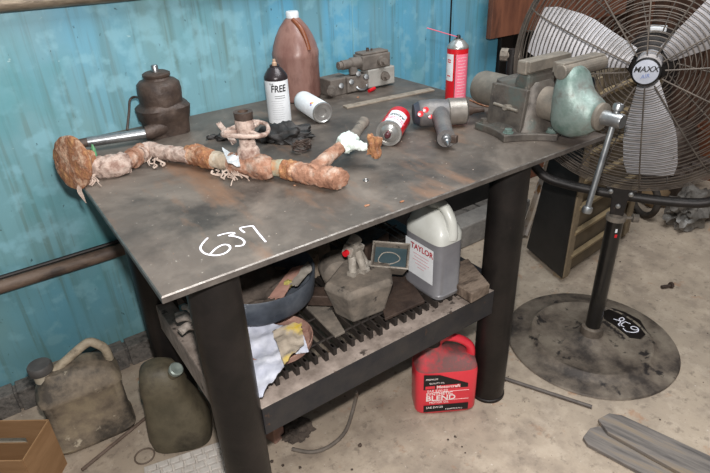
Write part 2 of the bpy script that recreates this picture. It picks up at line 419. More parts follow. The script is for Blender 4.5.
# wiped / scratched marks
bm = B()
for q in ([(362,178),(352,190),(356,200),(370,199),(374,196)],):
    pass
for (cx, cy, r_) in ((366, 180, .007), ):
    c = at(cx, cy, H+.001); sweep(bm, [c+Vector((r_*math.cos(t), r_*math.sin(t), 0)) for t in [2*PI*i/20 for i in range(20)]], .0014, 6, closed=True)
tag(link('steel_washer', bm, M_chrome, smooth=True), 'small steel washer lying alone on the bare middle of the plate top', 'washer')
for nm, px, py, s, m, lb in (('rust_flake', 367, 206, (.008, .004, .0018), 'r', 'orange rust flake on the plate top nearest its front edge'),
                         ('rust_flake', 295, 186, (.004, .004, .0018), 'r', 'tiny yellow-brown flake just in front of the rusty pipe end'),
                         ('rust_flake', 402, 202, (.007, .003, .0016), 'r', 'thin rust flake near front edge, toward the vise'),
                         ('rust_flake', 358, 98, (.006, .004, .003), 'r', 'small pale chip between valve block and flat strip')):
    bm = B(); c = at(px, py, H); blob(bm, (c.x, c.y, H+s[2]), s, .3, 2, 2, seed=px); tag(link(nm, bm, M_rust2, smooth=True), lb, 'flake')

bm = B(); rg = random.Random(9)
for i in range(170):
    x_, y_ = rg.uniform(.05, 1.3), rg.uniform(.06, 1.0); r_ = rg.uniform(.0006, .0018)
    blob(bm, (x_, y_, H+r_*.5), (r_, r_*rg.uniform(.6, 1.6), r_*.6), .3, 2, 1, i)
tag(link('metal_filings', bm, mat('pale_filings', 'a89a8c', '6d5a4c', 'c9beb2', scale=60, rough=.8)), 'fine crumbs and filings sprinkled over the plate top', 'filings', kind='stuff')
# ================================================================= RUSTY PIPE ASSEMBLY
rp = thing('pipe_assembly', at(200, 158, H), 'long corroded pipe and valve assembly with flared disc end, lying across the bench top', 'pipe')
rinv = -Vector(rp.location)
def rpart(name, bm, m, parent=None, amp=.002, sm=True, frq=60, **k):
    if amp:
        bmesh.ops.subdivide_edges(bm, edges=[e for e in bm.edges if e.calc_length() > .004], cuts=1, use_grid_fill=True)
        displace(bm, amp*1.5, frq, len(name)); displace(bm, amp, frq*2.6, len(name)+3)
    bmesh.ops.translate(bm, verts=bm.verts, vec=rinv); return link(name, bm, m, parent or rp, smooth=sm, ang=60, **k)
def rpath(pts, k=5): return smooth_pts([at(x, y, z) for x, y, z in pts], k)
def interp(rs, k=5):
    out = []
    for i in range(len(rs)-1):
        for j in range(k): out.append(rs[i]+(rs[i+1]-rs[i])*j/k)
    return out+[rs[-1]]
Z = H+.028
# flared disc
dc = at(71, 163, H+.06); ax = (at(100, 158, H+.03)-dc).normalized(); ax = (Vector((.80, .40, -.15))).normalized()
bm = B(); lathe(bm, [(.001, -.006), (.03, -.008), (.06, -.005), (.072, .0), (.07, .010), (.045, .022), (.03, .04), (.026, .06)], 36, ax, dc)
rpart('flared_disc', bm, M_rust2, amp=.0018, frq=30)
bm = B(); c2 = at(94, 152, H+.065); blob(bm, c2, (.006, .010, .022), .3, 2, 3); rpart('green_patch', bm, M_green, amp=0)
bm = B(); sweep(bm, rpath([(86,166,Z),(100,167,Z),(114,166,Z),(126,162,Z)]), interp([.026,.030,.031,.029]), 18); rpart('elbow', bm, M_rustpink, amp=.003)
bm = B(); sweep(bm, rpath([(124,163,Z),(133,158,Z),(140,153,Z)]), .022, 18); sweep(bm, rpath([(132,159,Z),(135,157,Z)],1), .028, 18); sweep(bm, rpath([(140,154,Z),(142,152,Z)],1), .027, 18); rpart('threaded_union', bm, M_rust, amp=.002)
bm = B(); sweep(bm, rpath([(140,154,Z),(150,150,Z),(160,152,Z),(176,154,Z),(190,156,Z)]), interp([.024,.025,.022,.022,.023]), 18); rpart('pipe_section', bm, M_rustpink, amp=.002)
bm = B(); sweep(bm, rpath([(186,155,Z),(196,155,Z),(206,158,Z),(214,160,Z)]), interp([.025,.031,.029,.025]), 18); rpart('coupling', bm, M_rust2, amp=.003)
bm = B(); sweep(bm, rpath([(210,159,Z),(222,161,Z),(234,163,Z)]), interp([.021,.024,.022]), 18); rpart('pipe_tape', bm, mat('weathered_tape', 'c9c5ba', 'b7a792', '9f8f7c', scale=20, rough=.8, bump=.4), amp=.002)
bm = B(); sheet(bm, [at(222,148,H+.055), at(238,155,H+.06), at(240,166,H+.052), at(228,163,H+.05)], 12, .006, 40, 3, .002); rpart('white_tape_tag', bm, M_white, amp=0)
bm = B(); sweep(bm, rpath([(230,163,Z),(242,164,Z),(254,165,Z),(266,168,Z),(272,168,Z)]), interp([.026,.034,.036,.032,.026]), 20); rpart('tee_body', bm, M_rust, amp=.004, frq=40)
c = at(250, 163, H+.03)
bm = B(); sweep(bm, [c+Vector((0,0,z)) for z in (0,.03,.045,.05,.08,.1,.122)], [.03,.03,.026,.022,.021,.025,.025], 20)
rpart('upright_nipple', bm, M_rustpink, amp=.002)
bm = B(); lathe(bm, [(.019, 0), (.024, 0), (.025, .022), (.014, .022), (.013, .01), (.001, .01)], 24, o=c+Vector((0,0,.12))); rpart('top_plug', bm, M_darkcast, amp=0)
bm = B(); lathe(bm, [(.012, 0), (.010, .004), (.001, .004)], 16, o=c+Vector((0,0,.131))); rpart('brass_nut', bm, mat('brass', 'b5803c', 'c99a55', scale=20, rough=.4, metal=.7), amp=0)
bm = B(); rc = c+Vector((.004, .0, .09)); hw = []
for i in range(40):
    t = 2*PI*i/40; rr = .060+.004*math.sin(3*t); hw.append(rc+Vector((rr*math.cos(t), rr*.95*math.sin(t), .004*math.sin(2*t))))
sweep(bm, hw, .0058, 10, closed=True)
for t in (0.6, 2.7, 4.8): cyl(bm, rc+Vector((.02*math.cos(t), .02*math.sin(t), 0)), rc+Vector((.058*math.cos(t), .058*math.sin(t), 0)), .006, 8)
rpart('hand_wheel', bm, M_rustpink, amp=.0008)
bm = B(); sheet(bm, [at(216,124,H+.075), at(221,122,H+.08), at(236,140,H+.05), at(231,143,H+.05)], 10, .002, 30, 2, .008); rpart('lever_handle', bm, M_rustpink, amp=0)
bm = B(); sweep(bm, rpath([(270,168,Z),(280,168,Z),(286,168,Z)]), interp([.022,.023,.022]), 18); rpart('pale_sleeve', bm, mat('chalky_sleeve', 'a8a690', '8c8a76', '9c6f4c', scale=20, rough=.85, bump=.3), amp=.001)
bm = B(); sweep(bm, rpath([(284,169,Z),(290,170,Z),(298,172,Z)]), interp([.026,.028,.026]), 18); rpart('rust_collar', bm, M_rust2, amp=.004)
bm = B(); sweep(bm, rpath([(296,172,Z),(310,174,Z),(326,177,Z),(338,179,Z),(341,180,Z)]), interp([.025,.029,.027,.030,.024]), 18); rpart('end_section', bm, M_rust, amp=.003)
bm = B(); sweep(bm, rpath([(312,172,H+.04),(325,160,H+.05),(337,150,H+.055),(344,144,H+.06)]), interp([.02,.018,.017,.017]), 16); rpart('branch_pipe', bm, M_rust, amp=.002)
bm = B(); sweep(bm, rpath([(340,146,H+.06),(346,143,H+.062),(352,139,H+.06)]), interp([.019,.027,.020]), 16)
sweep(bm, rpath([(346,143,H+.062),(358,146,H+.06),(366,146,H+.06)]), interp([.018,.012,.008]), 14); rpart('white_valve', bm, mat('mineral_crust', 'd5dcd6', 'b7c4bb', scale=20, rough=.8, bump=.5), amp=.004)
bm = B(); sweep(bm, rpath([(352,139,H+.06),(358,130,H+.055),(364,122,H+.055)]), interp([.017,.015,.017]), 18); rpart('steel_nipple', bm, M_dusty, amp=.001)
bm = B(); hd = at(374, 146, H+.06); box(bm, hd, (.016, .034, .052), (.1, .1, .3)); bmesh.ops.subdivide_edges(bm, edges=bm.edges, cuts=4, use_grid_fill=True); rpart('tap_handle', bm, M_rust2, amp=.006, frq=50)
M_fib = mat('shredded_wrap', 'c4b3a6', 'a08a7c', scale=30, rough=.95)
for (fx, fy, n_, sp) in ((88, 178, 16, 8), (226, 176, 14, 14), (154, 162, 6, 8)):
    bm = B()
    for i in range(n_):
        a_ = at(fx+random.uniform(-sp, sp), fy-4+random.uniform(-3, 3), H+.02); q = [a_]
        for j in range(3): q.append(q[-1]+Vector((random.uniform(-.012, .012), random.uniform(-.02, .004), -.005)))
        for v in q: v.z = max(v.z, H+.003)
        sweep(bm, smooth_pts(q, 3), random.uniform(.0012, .003), 5)
    rpart('frayed_wrap', bm, M_fib, amp=0)
bm = B()
a_ = at(84, 180, H+.012)
for i in range(4):
    q = [a_, a_+Vector((-.010-.002*i, -.01, -.004)), a_+Vector((-.016-.003*i, -.02, -.02)), a_+Vector((-.014, -.022-.002*i, -.035-.006*i))]
    sweep(bm, smooth_pts(q, 4), .0011, 5)
rpart('hanging_strand', bm, M_fib, amp=0)

# greasy cloth
M_grease = mat('black_oily_cloth', '141211', '2a2624', scale=14, rough=.6, bump=.3)
bm = B(); c = at(285, 139, H); blob(bm, (c.x, c.y, H+.012), (.085, .05, .034), .45, 3.5, 4, 3, rot=(0,0,-.7), cut=H+.001)
tag(link('oily_rag', bm, M_grease, smooth=True, ang=80), 'black oil-soaked rag crumpled behind the rusty pipe', 'rag')
bm = B(); c = at(302, 152, H)
for i in range(16):
    t0 = random.uniform(0, 2*PI); q = [Vector((c.x+.035*math.cos(t0+j)*random.uniform(.5, 1), c.y+.02*math.sin(t0+j), H+.008+random.uniform(0, .025))) for j in range(4)]
    sweep(bm, smooth_pts(q, 4), .0022, 6)
tag(link('wire_tangle', bm, M_darkcast, smooth=True), 'small tangle of dark wire lying against the rusty pipe', 'wire')
bm = B(); c = at(226, 139, H); blob(bm, (c.x, c.y, H+.008), (.03, .02, .012), .5, 3, 3, 8, cut=H+.001)
tag(link('grease_lump', bm, M_grease, smooth=True, ang=80), 'small black grease lump left of the upright valve wheel', 'lump')
bm = B(); c = at(212, 139, H); blob(bm, (c.x, c.y, H+.006), (.018, .01, .008), .5, 3, 3, 5, cut=H+.001)
tag(link('grease_lump', bm, M_grease, smooth=True, ang=80), 'tiny black grease lump nearest the dark hydraulic unit', 'lump')

# ================================================================= HYDRAULIC UNIT WITH STEEL SHAFT
c = at(168, 132, H); c.y = min(c.y, .965)
hu = thing('hydraulic_unit', (c.x, c.y, H), 'dark greasy cast hydraulic unit with bright shaft lying along the wall edge of the bench', 'machine part')
bm = B(); loft(bm, [(0,.068,.056,0,0,4),(.045,.072,.060,0,0,4),(.05,.078,.064,0,0,3),(.088,.084,.070,0,0,3),(.094,.076,.066,0,0,3),(.102,.066,.06,0,0,2.2)], 40); displace(bm, .005, 25)
link('base_casting', bm, M_darkcast, hu, smooth=True)
bm = B(); lathe(bm, [(.066,.09),(.067,.11),(.069,.14),(.066,.162),(.056,.172),(.043,.176),(.04,.182),(.043,.186),(.043,.193),(.034,.198),(.02,.198),(.001,.198)], 36); displace(bm, .002, 30)
link('bell_housing', bm, M_darkcast, hu, smooth=True)
bm = B(); lathe(bm, [(.011,.195),(.011,.216),(.009,.219),(.001,.219)], 20); link('top_pin', bm, M_chrome, hu, smooth=True)
e1 = at(148, 133, H+.03)-Vector(hu.location); e2 = at(88, 142, H+.03)-Vector(hu.location); e3 = at(58, 148, H+.03)-Vector(hu.location)
bm = B(); sweep(bm, [(-.01, -.03, .03), e1, e1+(e2-e1)*.04], [.026, .022, .019], 20); link('shaft_boss', bm, M_darkcast, hu, smooth=True)
bm = B(); cyl(bm, e1, e2, .0155, 20); link('bright_shaft', bm, M_chrome, hu, smooth=True)
bm = B(); cyl(bm, e2, e3, .014, 20); link('shaft_end', bm, M_darkcast, hu, smooth=True)
o_ = Vector(hu.location)
bm = B(); sweep(bm, smooth_pts([Vector((-.05, -.02, .115)), at(136, 97, H+.12)-o_, at(130, 100, H+.11)-o_, at(129, 112, H+.08)-o_, at(127, 130, H+.035)-o_], 5), .004, 8); link('thin_line', bm, M_darkcast, hu, smooth=True)

# ================================================================= BROWN JUG
jb = thing('plastic_jug', (.872, 1.0, H), 'tall gallon jug of brown fluid with white cap against the blue wall', 'jug')
M_jug = mat('oil_stained_plastic', '76524a', '8e6c62', '5f3f38', scale=9, rough=.38, bump=.1, speck='a3683c', speck_amt=.63, sscale=12, stretch=(1,1,.4))
r0 = .085
bm = B(); lathe(bm, [(.001,0),(r0*.85,0),(r0*.97,.006),(r0,.018),(r0,.15),(r0*1.02,.16),(r0*1.02,.175),(r0*.97,.185),(r0*.93,.2),(r0*.8,.23),(r0*.6,.262),(r0*.36,.288),(.021,.296),(.021,.303)], 40)
for v in bm.verts:
    if .15 < v.co.z < .29:
        t = math.atan2(v.co.y, v.co.x); k = 1+.05*math.cos(4*t+.6)*min(1, (v.co.z-.15)/.04)*min(1, (.29-v.co.z)/.03); v.co.x *= k; v.co.y *= k
link('bottle', bm, M_jug, jb, smooth=True, ang=60)
bm = B(); sweep(bm, smooth_pts([(-.012,-.022,.29),(.0,-.055,.262),(.008,-.072,.225),(.012,-.08,.19)], 5), .009, 12); link('handle', bm, mat('brown_handle', '8a4f2c', '6e3d28', scale=20, rough=.4), jb, smooth=True)
bm = B(); lathe(bm, [(.0235,.294),(.0235,.312),(.021,.316),(.001,.316)], 28); link('cap', bm, M_white, jb, smooth=True)

# ================================================================= AEROSOL CANS
def can_prof(r, h): return [(.001,.003),(r*.88,.003),(r*.9,0),(r*.98,.001),(r,.005),(r,h)]
def aerosol(name, loc, r, h, label, m_body, rot=None, cap=None, straw=None, m_dome=None):
    t = thing(name, loc, label, 'spray can', rot=rot or (0,0,0))
    bm = B(); lathe(bm, can_prof(r, h), 36); link('can_body', bm, m_body, t, smooth=True)
    bm = B(); lathe(bm, [(r*1.01,h-.001),(r*1.02,h+.002),(r*.97,h+.006),(r*.85,h+.012),(r*.6,h+.022),(r*.42,h+.026),(r*.42,h+.03),(r*.34,h+.03),(r*.3,h+.027),(.001,h+.027)], 36); link('dome', bm, m_dome or M_tin, t, smooth=True)
    return t
# FREE
loc = at(280, 123, H); loc = Vector((loc.x+.012, loc.y+.02, H)); toc = math.atan2(CL.y-loc.y, CL.x-loc.x)
fr = aerosol('spray_can', loc, .039, .148, 'upright white spray can with dark shoulder reading FREE, beside the brown jug', M_white, m_dome=mat('black_can', '2a2426', '3a3234', scale=12, rough=.3, metal=.3))
bm = B(); rect_on_cyl(bm, .039, 0, 2*PI, .1435, .148, .0004, 40); link('shoulder_band', bm, MATS['black_can'], fr)
for c_ in fr.children:
    if c_.name.startswith('dome'):
        for v in c_.data.vertices: v.co.z = .148+(v.co.z-.148)*1.35
bm = B(); lathe(bm, [(.008,.185),(.008,.196),(.005,.199),(.005,.207),(.001,.207)], 16); link('spray_nozzle', bm, mat('tan_nozzle', 'b5957c', rough=.5, bump=0), fr, smooth=True)
bm = on_cyl(text_bm('FREE', .031, bold=True, sx=.8, sub=True, shear=.1), .039, .118, toc+.12); link('printed_word', bm, M_black, fr)
bm = on_cyl(text_bm('THE', .008, sub=True), .039, .134, toc-.45); link('small_print', bm, M_black, fr)
M_gry = mat('grey_print', '8d9094', rough=.6, bump=0)
bm = B()
for k in range(2): rect_on_cyl(bm, .039, toc-.25, toc+.65, .094-k*.007, .0955-k*.007)
link('small_print', bm, M_black, fr)
bm = B()
for k in range(9): rect_on_cyl(bm, .039, toc-.6+.05*(k % 2), toc+.5-.06*(k % 3), .078-k*.0075, .0788-k*.0075)
link('fine_print', bm, M_gry, fr)
# lying white can
a_ = at(323, 113, H+.036); b_ = at(282, 88, H+.036); d_ = (b_-a_).normalized(); d_.z = 0
rot = Matrix((frame(d_)[1], frame(d_)[0], d_)).transposed().to_euler()
wc = thing('spray_can', Vector((a_.x, a_.y, H+.036)), 'white spray can lying on its side behind the dark-shouldered upright can', 'spray can', rot=rot)
bm = B(); lathe(bm, [(.001,.010),(.014,.010),(.016,.004),(.028,.003),(.031,0),(.034,.0005),(.036,.004),(.036,.165)], 36, mis=[1,1,1,1,1,1,0]); link('can_body', bm, [M_white, M_tin], wc, smooth=True)
bm = B(); lathe(bm, [(.036,.165),(.034,.178),(.027,.187),(.016,.19),(.014,.2),(.001,.2)], 36); link('cap', bm, M_white, wc, smooth=True)
bm = B()
for k, (cc, dx) in enumerate((('d8402e', 0), ('e8b53a', .004), ('4a55a8', -.003))):
    pass
Mi = wc.rotation_euler.to_matrix().inverted(); tc_ = Mi @ (CL-Vector(wc.location)); tw = math.atan2(tc_.y, tc_.x)-1.1
bm = B(); rect_on_cyl(bm, .036, tw+1.18, tw+1.38, .038, .046); link('red_mark', bm, mat('orange_red_print', 'dd5a35', bump=0), wc)
bm = B(); rect_on_cyl(bm, .036, tw+1.28, tw+1.50, .030, .039); link('yellow_mark', bm, mat('yellow_print', 'e9c04b', bump=0), wc)
bm = B(); rect_on_cyl(bm, .036, tw+1.08, tw+1.22, .030, .040); link('blue_mark', bm, mat('blue_print', '5a62b8', bump=0), wc)
# lying red can, nozzle end towards the viewer
a_ = at(389, 133, H+.039); b_ = at(405, 108, H+.039); d_ = (b_-a_).normalized(); d_.z = 0; back = d_*.17
X_ = frame(-d_); rot = Matrix((X_[1], X_[0], -d_)).transposed().to_euler(); base = a_+d_*.150
rc_ = thing('spray_can', Vector((base.x, base.y, H+.039)), 'red and white spray can on its side with nozzle facing out, beside the impact wrench', 'spray can', rot=rot)
bm = B(); lathe(bm, can_prof(.038, .15), 36); link('can_body', bm, M_red, rc_, smooth=True)
bm = B(); lathe(bm, [(.0385,.149),(.0392,.152),(.038,.156),(.033,.156),(.031,.152),(.027,.155),(.020,.166),(.016,.168),(.015,.162),(.001,.162)], 36); link('rim', bm, M_tin, rc_, smooth=True)
bm = B(); lathe(bm, [(.009,.162),(.009,.176),(.006,.18),(.001,.18)], 16); link('spray_nozzle', bm, mat('dark_red_nozzle', '4a2226', rough=.4, bump=0), rc_, smooth=True)
Mi = rc_.rotation_euler.to_matrix().inverted(); tc_ = Mi @ (CL-Vector(rc_.location)); ta = math.atan2(tc_.y, tc_.x)
bm = B(); rect_on_cyl(bm, .038, ta-.75+.15, ta+.75+.15, .045, .148); link('white_label', bm, M_white, rc_)
def rot_text(s, size, h, ang, sx=1.0, bold=True, r=.038):
    b2 = text_bm(s, size, bold=bold, sx=sx, sub=True); return on_cyl(b2, r+.0004, h, ang)
bm = rot_text('ACDF', .018, .085, ta+.15, 1.0); link('printed_word', bm, M_black, rc_)
bm = rot_text('CARB CLEANER', .010, .108, ta+.15, 1.0, False); link('small_print', bm, M_pink, rc_)
bm = rot_text('PARTS CLEAN', .010, .123, ta+.15, 1.0, False); link('small_print', bm, M_pink, rc_)
bm = B(); n0 = Vector((0, 0, .176)); n1 = Vector((.0, 0, 0))
n1 = Vector((.041*math.cos(ta+.5), .041*math.sin(ta+.5), .115)); cyl(bm, n0, n1, .0011, 8); link('straw', bm, M_pink, rc_, smooth=True)
# standing red can
loc = at(455, 103, H); loc = Vector((loc.x+.02, loc.y+.02, H)); toc = math.atan2(CL.y-loc.y, CL.x-loc.x)
sc_ = aerosol('spray_can', loc, .0375, .19, 'tall upright red spray can with straw at the back right of the bench', M_red)
bm = B(); rect_on_cyl(bm, .0375, toc-.1, toc+1.35, .008, .172); link('pink_panel', bm, M_pink, sc_)
bm = B(); rect_on_cyl(bm, .0375, toc-.17, toc-.1, .004, .174); link('dark_stripe', bm, mat('dark_print', '4a3a3c', bump=0), sc_)
bm = B(); rect_on_cyl(bm, .0375, toc-1.3, toc-.35, .08, .172); link('white_panel', bm, M_white, sc_)
bm = B()
for z_ in (.15, .143, .095): rect_on_cyl(bm, .0375, toc-1.0, toc-.6, z_, z_+.004, .0008)
link('printed_mark', bm, M_red, sc_)
bm = B()
for k in range(14): rect_on_cyl(bm, .0375, toc+.1, toc+1.0-.12*(k % 3), .16-k*.0105, .161-k*.0105, .0007)
link('small_print', bm, M_white, sc_)
bm = B(); lathe(bm, [(.008,.212),(.008,.228),(.005,.232),(.001,.232)], 16); link('spray_nozzle', bm, M_black, sc_, smooth=True)
bm = B(); e = aty(427, 28, loc.y-.01)-loc; cyl(bm, (0, 0, .224), e, .0016, 8); link('straw', bm, M_pink, sc_, smooth=True)

# ================================================================= VALVE BLOCK CLUSTER
vb = thing('hydraulic_valve', (1.07, .955, H), 'grey cast hydraulic valve block cluster standing right of the brown jug', 'valve block')
M_vb = mat('dusty_grey_casting', '57504a', '756c64', scale=14, rough=.75, bump=.3, speck='8e8880', speck_amt=.66, sscale=30)
M_vl = mat('light_grey_casting', '8d8a84', 'a19d96', scale=14, rough=.7, bump=.2)
o_ = Vector(vb.location)
def vp(x, y, z=0): return at(x, y, H+z)-o_
bm = B(); c = vp(338, 96, 0); box(bm, (c.x+.02, c.y+.045, .032), (.105, .085, .064), (0,0,.05)); link('lower_block', bm, M_vb, vb, bevel=.004); A_c = Vector((c.x+.02, c.y+.045, 0))
bm = B(); cyl(bm, (A_c.x-.045, A_c.y-.04, .03), (A_c.x-.06, A_c.y-.062, .028), .017, 20); cyl(bm, (A_c.x-.06, A_c.y-.062, .028), (A_c.x-.064, A_c.y-.068, .028), .010, 6); link('side_port', bm, M_vb, vb, smooth=True)
bm = B(); c = vp(381, 88, 0); C_c = Vector((c.x+.01, c.y+.035, 0)); box(bm, (C_c.x, C_c.y, .042), (.13, .06, .07), (0,0,-.02)); link('light_block', bm, M_vl, vb, bevel=.004)
bm = B(); box(bm, (C_c.x-.02, C_c.y+.01, .105), (.135, .07, .056), (0,0,-.02)); box(bm, (C_c.x-.02, C_c.y+.01, .137), (.125, .06, .01), (0,0,-.02)); link('upper_block', bm, M_vb, vb, bevel=.005)
for dx, z, rr in ((.0, .105, .020), (.01, .045, .018)):
    bm = B(); y0 = C_c.y-.028; cyl(bm, (C_c.x+dx, y0, z), (C_c.x+dx, y0-.014, z), rr, 20); cyl(bm, (C_c.x+dx, y0-.014, z), (C_c.x+dx, y0-.03, z), rr*.6, 6); link('hex_plug', bm, M_vb, vb, smooth=True)
bm = B(); q0 = Vector((C_c.x-.08, C_c.y, .108)); q1 = Vector((C_c.x-.185, C_c.y+.005, .108)); sweep(bm, [q0, q0+(q1-q0)*.45, q0+(q1-q0)*.5, q0+(q1-q0)*.85, q0+(q1-q0)*.86, q1], [.023,.023,.018,.018,.014,.015], 18); cyl(bm, q0+(q1-q0)*.4, q0+(q1-q0)*.4+Vector((0,-.01,-.04)), .018, 16); link('spool_end', bm, M_vb, vb, smooth=True)
bm = B(); box(bm, (C_c.x-.11, C_c.y+.0, .035), (.11, .05, .06)); link('middle_block', bm, M_vb, vb, bevel=.004)
for (px, py, z) in ((341, 86, .035), (351, 82, .045), (358, 74, .07), (366, 77, .06)):
    bm = B(); c = vp(px, py, z); lathe(bm, [(.001,-.004),(.011,-.004),(.012,.004),(.009,.008),(.001,.009)], 16, (-.3,-.9,.3), c); link('bolt_head', bm, M_chrome, vb, smooth=True)
bm = B(); c = vp(361, 86, .02); 
sweep(bm, [c+Vector((.024*math.cos(t), .012*math.sin(t)-.005, .011*math.sin(t))) for t in [2*PI*i/24 for i in range(24)]], .005, 8, closed=True); link('hose_ring', bm, M_chrome, vb, smooth=True)
bm = B(); c = vp(369, 91, .006); cyl(bm, c, c+Vector((.035, .01, .003)), .007, 12); link('red_plug', bm, M_red, vb, smooth=True)
bm = B(); cyl(bm, (C_c.x-.04, C_c.y+.01, .14), (C_c.x-.04, C_c.y+.01, .155), .006, 10); cyl(bm, (C_c.x-.02, C_c.y+.01, .14), (C_c.x-.02, C_c.y+.01, .15), .004, 10); link('top_stud', bm, M_darkcast, vb, smooth=True)

# flat strip
a_ = at(345, 108, H); b_ = at(432, 90, H); bm = B(); d_ = (b_-a_).normalized(); n_ = Vector((-d_.y, d_.x, 0))*.017
prism(bm, [a_-n_, b_-n_, b_+n_, a_+n_], H+.0002, H+.006)
tag(link('flat_bar', bm, mat('worn_wood_strip', '7d7265', '94887a', '685c50', scale=14, rough=.7, bump=.1), bevel=.001), 'thin flat bar lying along the bench behind the red can', 'bar')
a_ = at(440, 90, H); b_ = at(447, 97, H); bm = B(); sweep(bm, smooth_pts([at(470, 100, H+.003), at(485, 106, H+.003), at(500, 108, H+.003)], 4), .003, 8)
tag(link('steel_rod', bm, M_rust2, smooth=True), 'short thin rusty rod beside the red upright can', 'rod')

# ================================================================= IMPACT WRENCH
g0 = at(412, 114, H+.045); g1 = at(462, 111, H+.045); g2 = at(479, 110, H+.045)
iw = thing('impact_wrench', Vector((g0.x+(g1.x-g0.x)/2+.014, (g0.y+g1.y)/2-.008, H)), 'grey air impact wrench with red buttons lying between the red can and the vise', 'power tool')
o_ = Vector(iw.location)-Vector((.014, -.008, 0)); d_ = (g1-g0).normalized(); g0 -= o_; g1 -= o_; g2 -= o_
M_gun = mat('grey_tool_body', '5d5b5c', '77726e', scale=16, rough=.5, metal=.3, bump=.15)
M_gunl = mat('worn_alloy', '756f69', '8f8880', scale=16, rough=.4, metal=.5, bump=.1)
ln = (g1-g0).length
bm = B(); sweep(bm, [g0, g0+d_*.012, g0+d_*ln*.35, g0+d_*ln*.6], [.034,.042,.043,.040], 24); link('motor_housing', bm, M_gun, iw, smooth=True)
bm = B(); sweep(bm, [g0+d_*ln*.58, g0+d_*ln*.62, g0+d_*ln*.95, g0+d_*ln*1.0], [.037,.043,.042,.03], 28); link('hammer_case', bm, M_gunl, iw, smooth=True)
bm = B(); sweep(bm, [g1, g1+d_*.015, g1+d_*.02, g2], [.017,.015,.011,.007], 14); link('anvil', bm, M_darkcast, iw, smooth=True)
bm = B(); sweep(bm, [g0-d_*.012, g0+d_*.004], [.03,.038], 20); link('rear_cap', bm, mat('dark_blue_cap', '2a2c36', '3b3d46', scale=20, rough=.5), iw, smooth=True)
hb = g0+d_*ln*.42+Vector((-.01, -.02, .0)); he = at(441, 139, H+.032)-o_
bm = B(); sweep(bm, [hb, hb+(he-hb)*.3, hb+(he-hb)*.75, he], [.03,.026,.024,.027], 20); link('grip', bm, M_gun, iw, smooth=True)
dh = (he-hb).normalized(); bm = B(); sweep(bm, [he, he+dh*.01, he+dh*.012, he+dh*.024, he+dh*.026, he+dh*.042], [.015,.013,.010,.009,.006,.003], 14); link('air_inlet', bm, M_chrome, iw, smooth=True)
sd = dh.cross(Vector((0,0,1))).normalized(); bm = B(); q = he+dh*.004-sd*.022; box(bm, q, (.018,.018,.022), (0,0,.4)); link('exhaust_cover', bm, M_darkcast, iw, bevel=.003)
nrm = Vector((-.55, -.75, .35)).normalized()
for k in (0, 1, 2):
    bm = B(); q = g0+d_*(ln*(.05+.10*k))+nrm*.041; lathe(bm, [(.001,-.006),(.010,-.006),(.009,.004),(.001,.005)], 16, nrm, q+Vector((0,0,(-.004, .008, -.012)[k]))); link('red_button', bm, M_red, iw, smooth=True)

# ================================================================= BENCH VISE
VX, VY = 1.225, .20; vz = .095
vi = thing('bench_vise', (VX, VY, H), 'large worn grey-green bench vise bolted at the right front corner of the bench', 'vise')
M_vise = mat('worn_vise_casting', '433e3a', '5c554e', '545c57', scale=11, rough=.55, metal=.3, bump=.2, speck='7f776e', speck_amt=.66, sscale=26)
M_vgrn = mat('green_grey_casting', '5c7068', '7c8a84', '66605a', scale=11, rough=.5, metal=.35, bump=.2, speck='544c45', speck_amt=.62, sscale=14)
M_jaw = mat('worn_jaw', '6a645c', '8a8074', scale=16, rough=.6, metal=.4, bump=.2)
bm = B(); prism(bm, [(.135*math.cos(t)*(1.18 if k % 3 == 0 else .96), .125*math.sin(t)*(1.18 if k % 3 == 0 else .96)) for k, t in enumerate([2*PI*i/18+.35 for i in range(18)])], 0, .022); link('swivel_base', bm, M_vise, vi, bevel=.003)
for t in (R(20), R(80), R(200), R(260), R(140), R(320)):
    q = Vector((.13*math.cos(t), .12*math.sin(t), .02))
    bm = B(); lathe(bm, [(.017,0),(.017,.004),(.012,.004),(.012,.014),(.001,.014)], 6, o=q); link('lug_bolt', bm, M_vgrn if t in (R(200), R(260)) else M_vise, vi)
bm = B(); loft(bm, [(.02,.105,.10,0,0,2.6),(.035,.095,.092,0,.0,3),(.06,.078,.085,0,.01,3.5),(.10,.066,.09,0,.01,4),(.145,.058,.08,0,.015,4),(.158,.045,.06,0,.0,3)], 40); link('body', bm, M_vise, vi, smooth=True)
bm = B(); sweep(bm, [(0,.20,vz),(0,.195,vz),(0,.18,vz),(0,0,vz)], [.036,.048,.053,.053], 28); link('rear_barrel', bm, M_jaw, vi, smooth=True)
bm = B(); box(bm, (-.082, .005, .082), (.014, .135, .125), (0, .12, 0)); link('side_plate', bm, M_vise, vi, bevel=.003)
bm = B(); cyl(bm, (-.085,-.01,.085), (-.112,-.01,.09), .009, 12); cyl(bm, (-.108,-.055,.088), (-.108,.035,.092), .0045, 10); link('lock_handle', bm, M_jaw, vi, smooth=True)
JW = .19; jz = .222
def yz_prism(bm, poly, x0, x1, tx=1):
    a = [bm.verts.new((x0*(tx if p[1] < .12 else 1), p[0], p[1])) for p in poly]; b = [bm.verts.new((x1*(tx if p[1] < .12 else 1), p[0], p[1])) for p in poly]; n = len(poly)
    for k in range(n): bm.faces.new((a[k], a[(k+1) % n], b[(k+1) % n], b[k]))
    bm.faces.new(a); bm.faces.new(b)
SJ = -.055   # static jaw face (local y)
bm = B(); yz_prism(bm, [(SJ+.005,.06),(SJ+.005,.185),(SJ+.05,.185),(SJ+.062,.165),(SJ+.07,.11),(.02,.06)], -.06, .06); link('static_jaw_neck', bm, M_vise, vi, bevel=.012)
bm = B(); box(bm, (.02, SJ+.028, jz-.02), (JW, .036, .04)); link('static_jaw', bm, M_jaw, vi, bevel=.005)
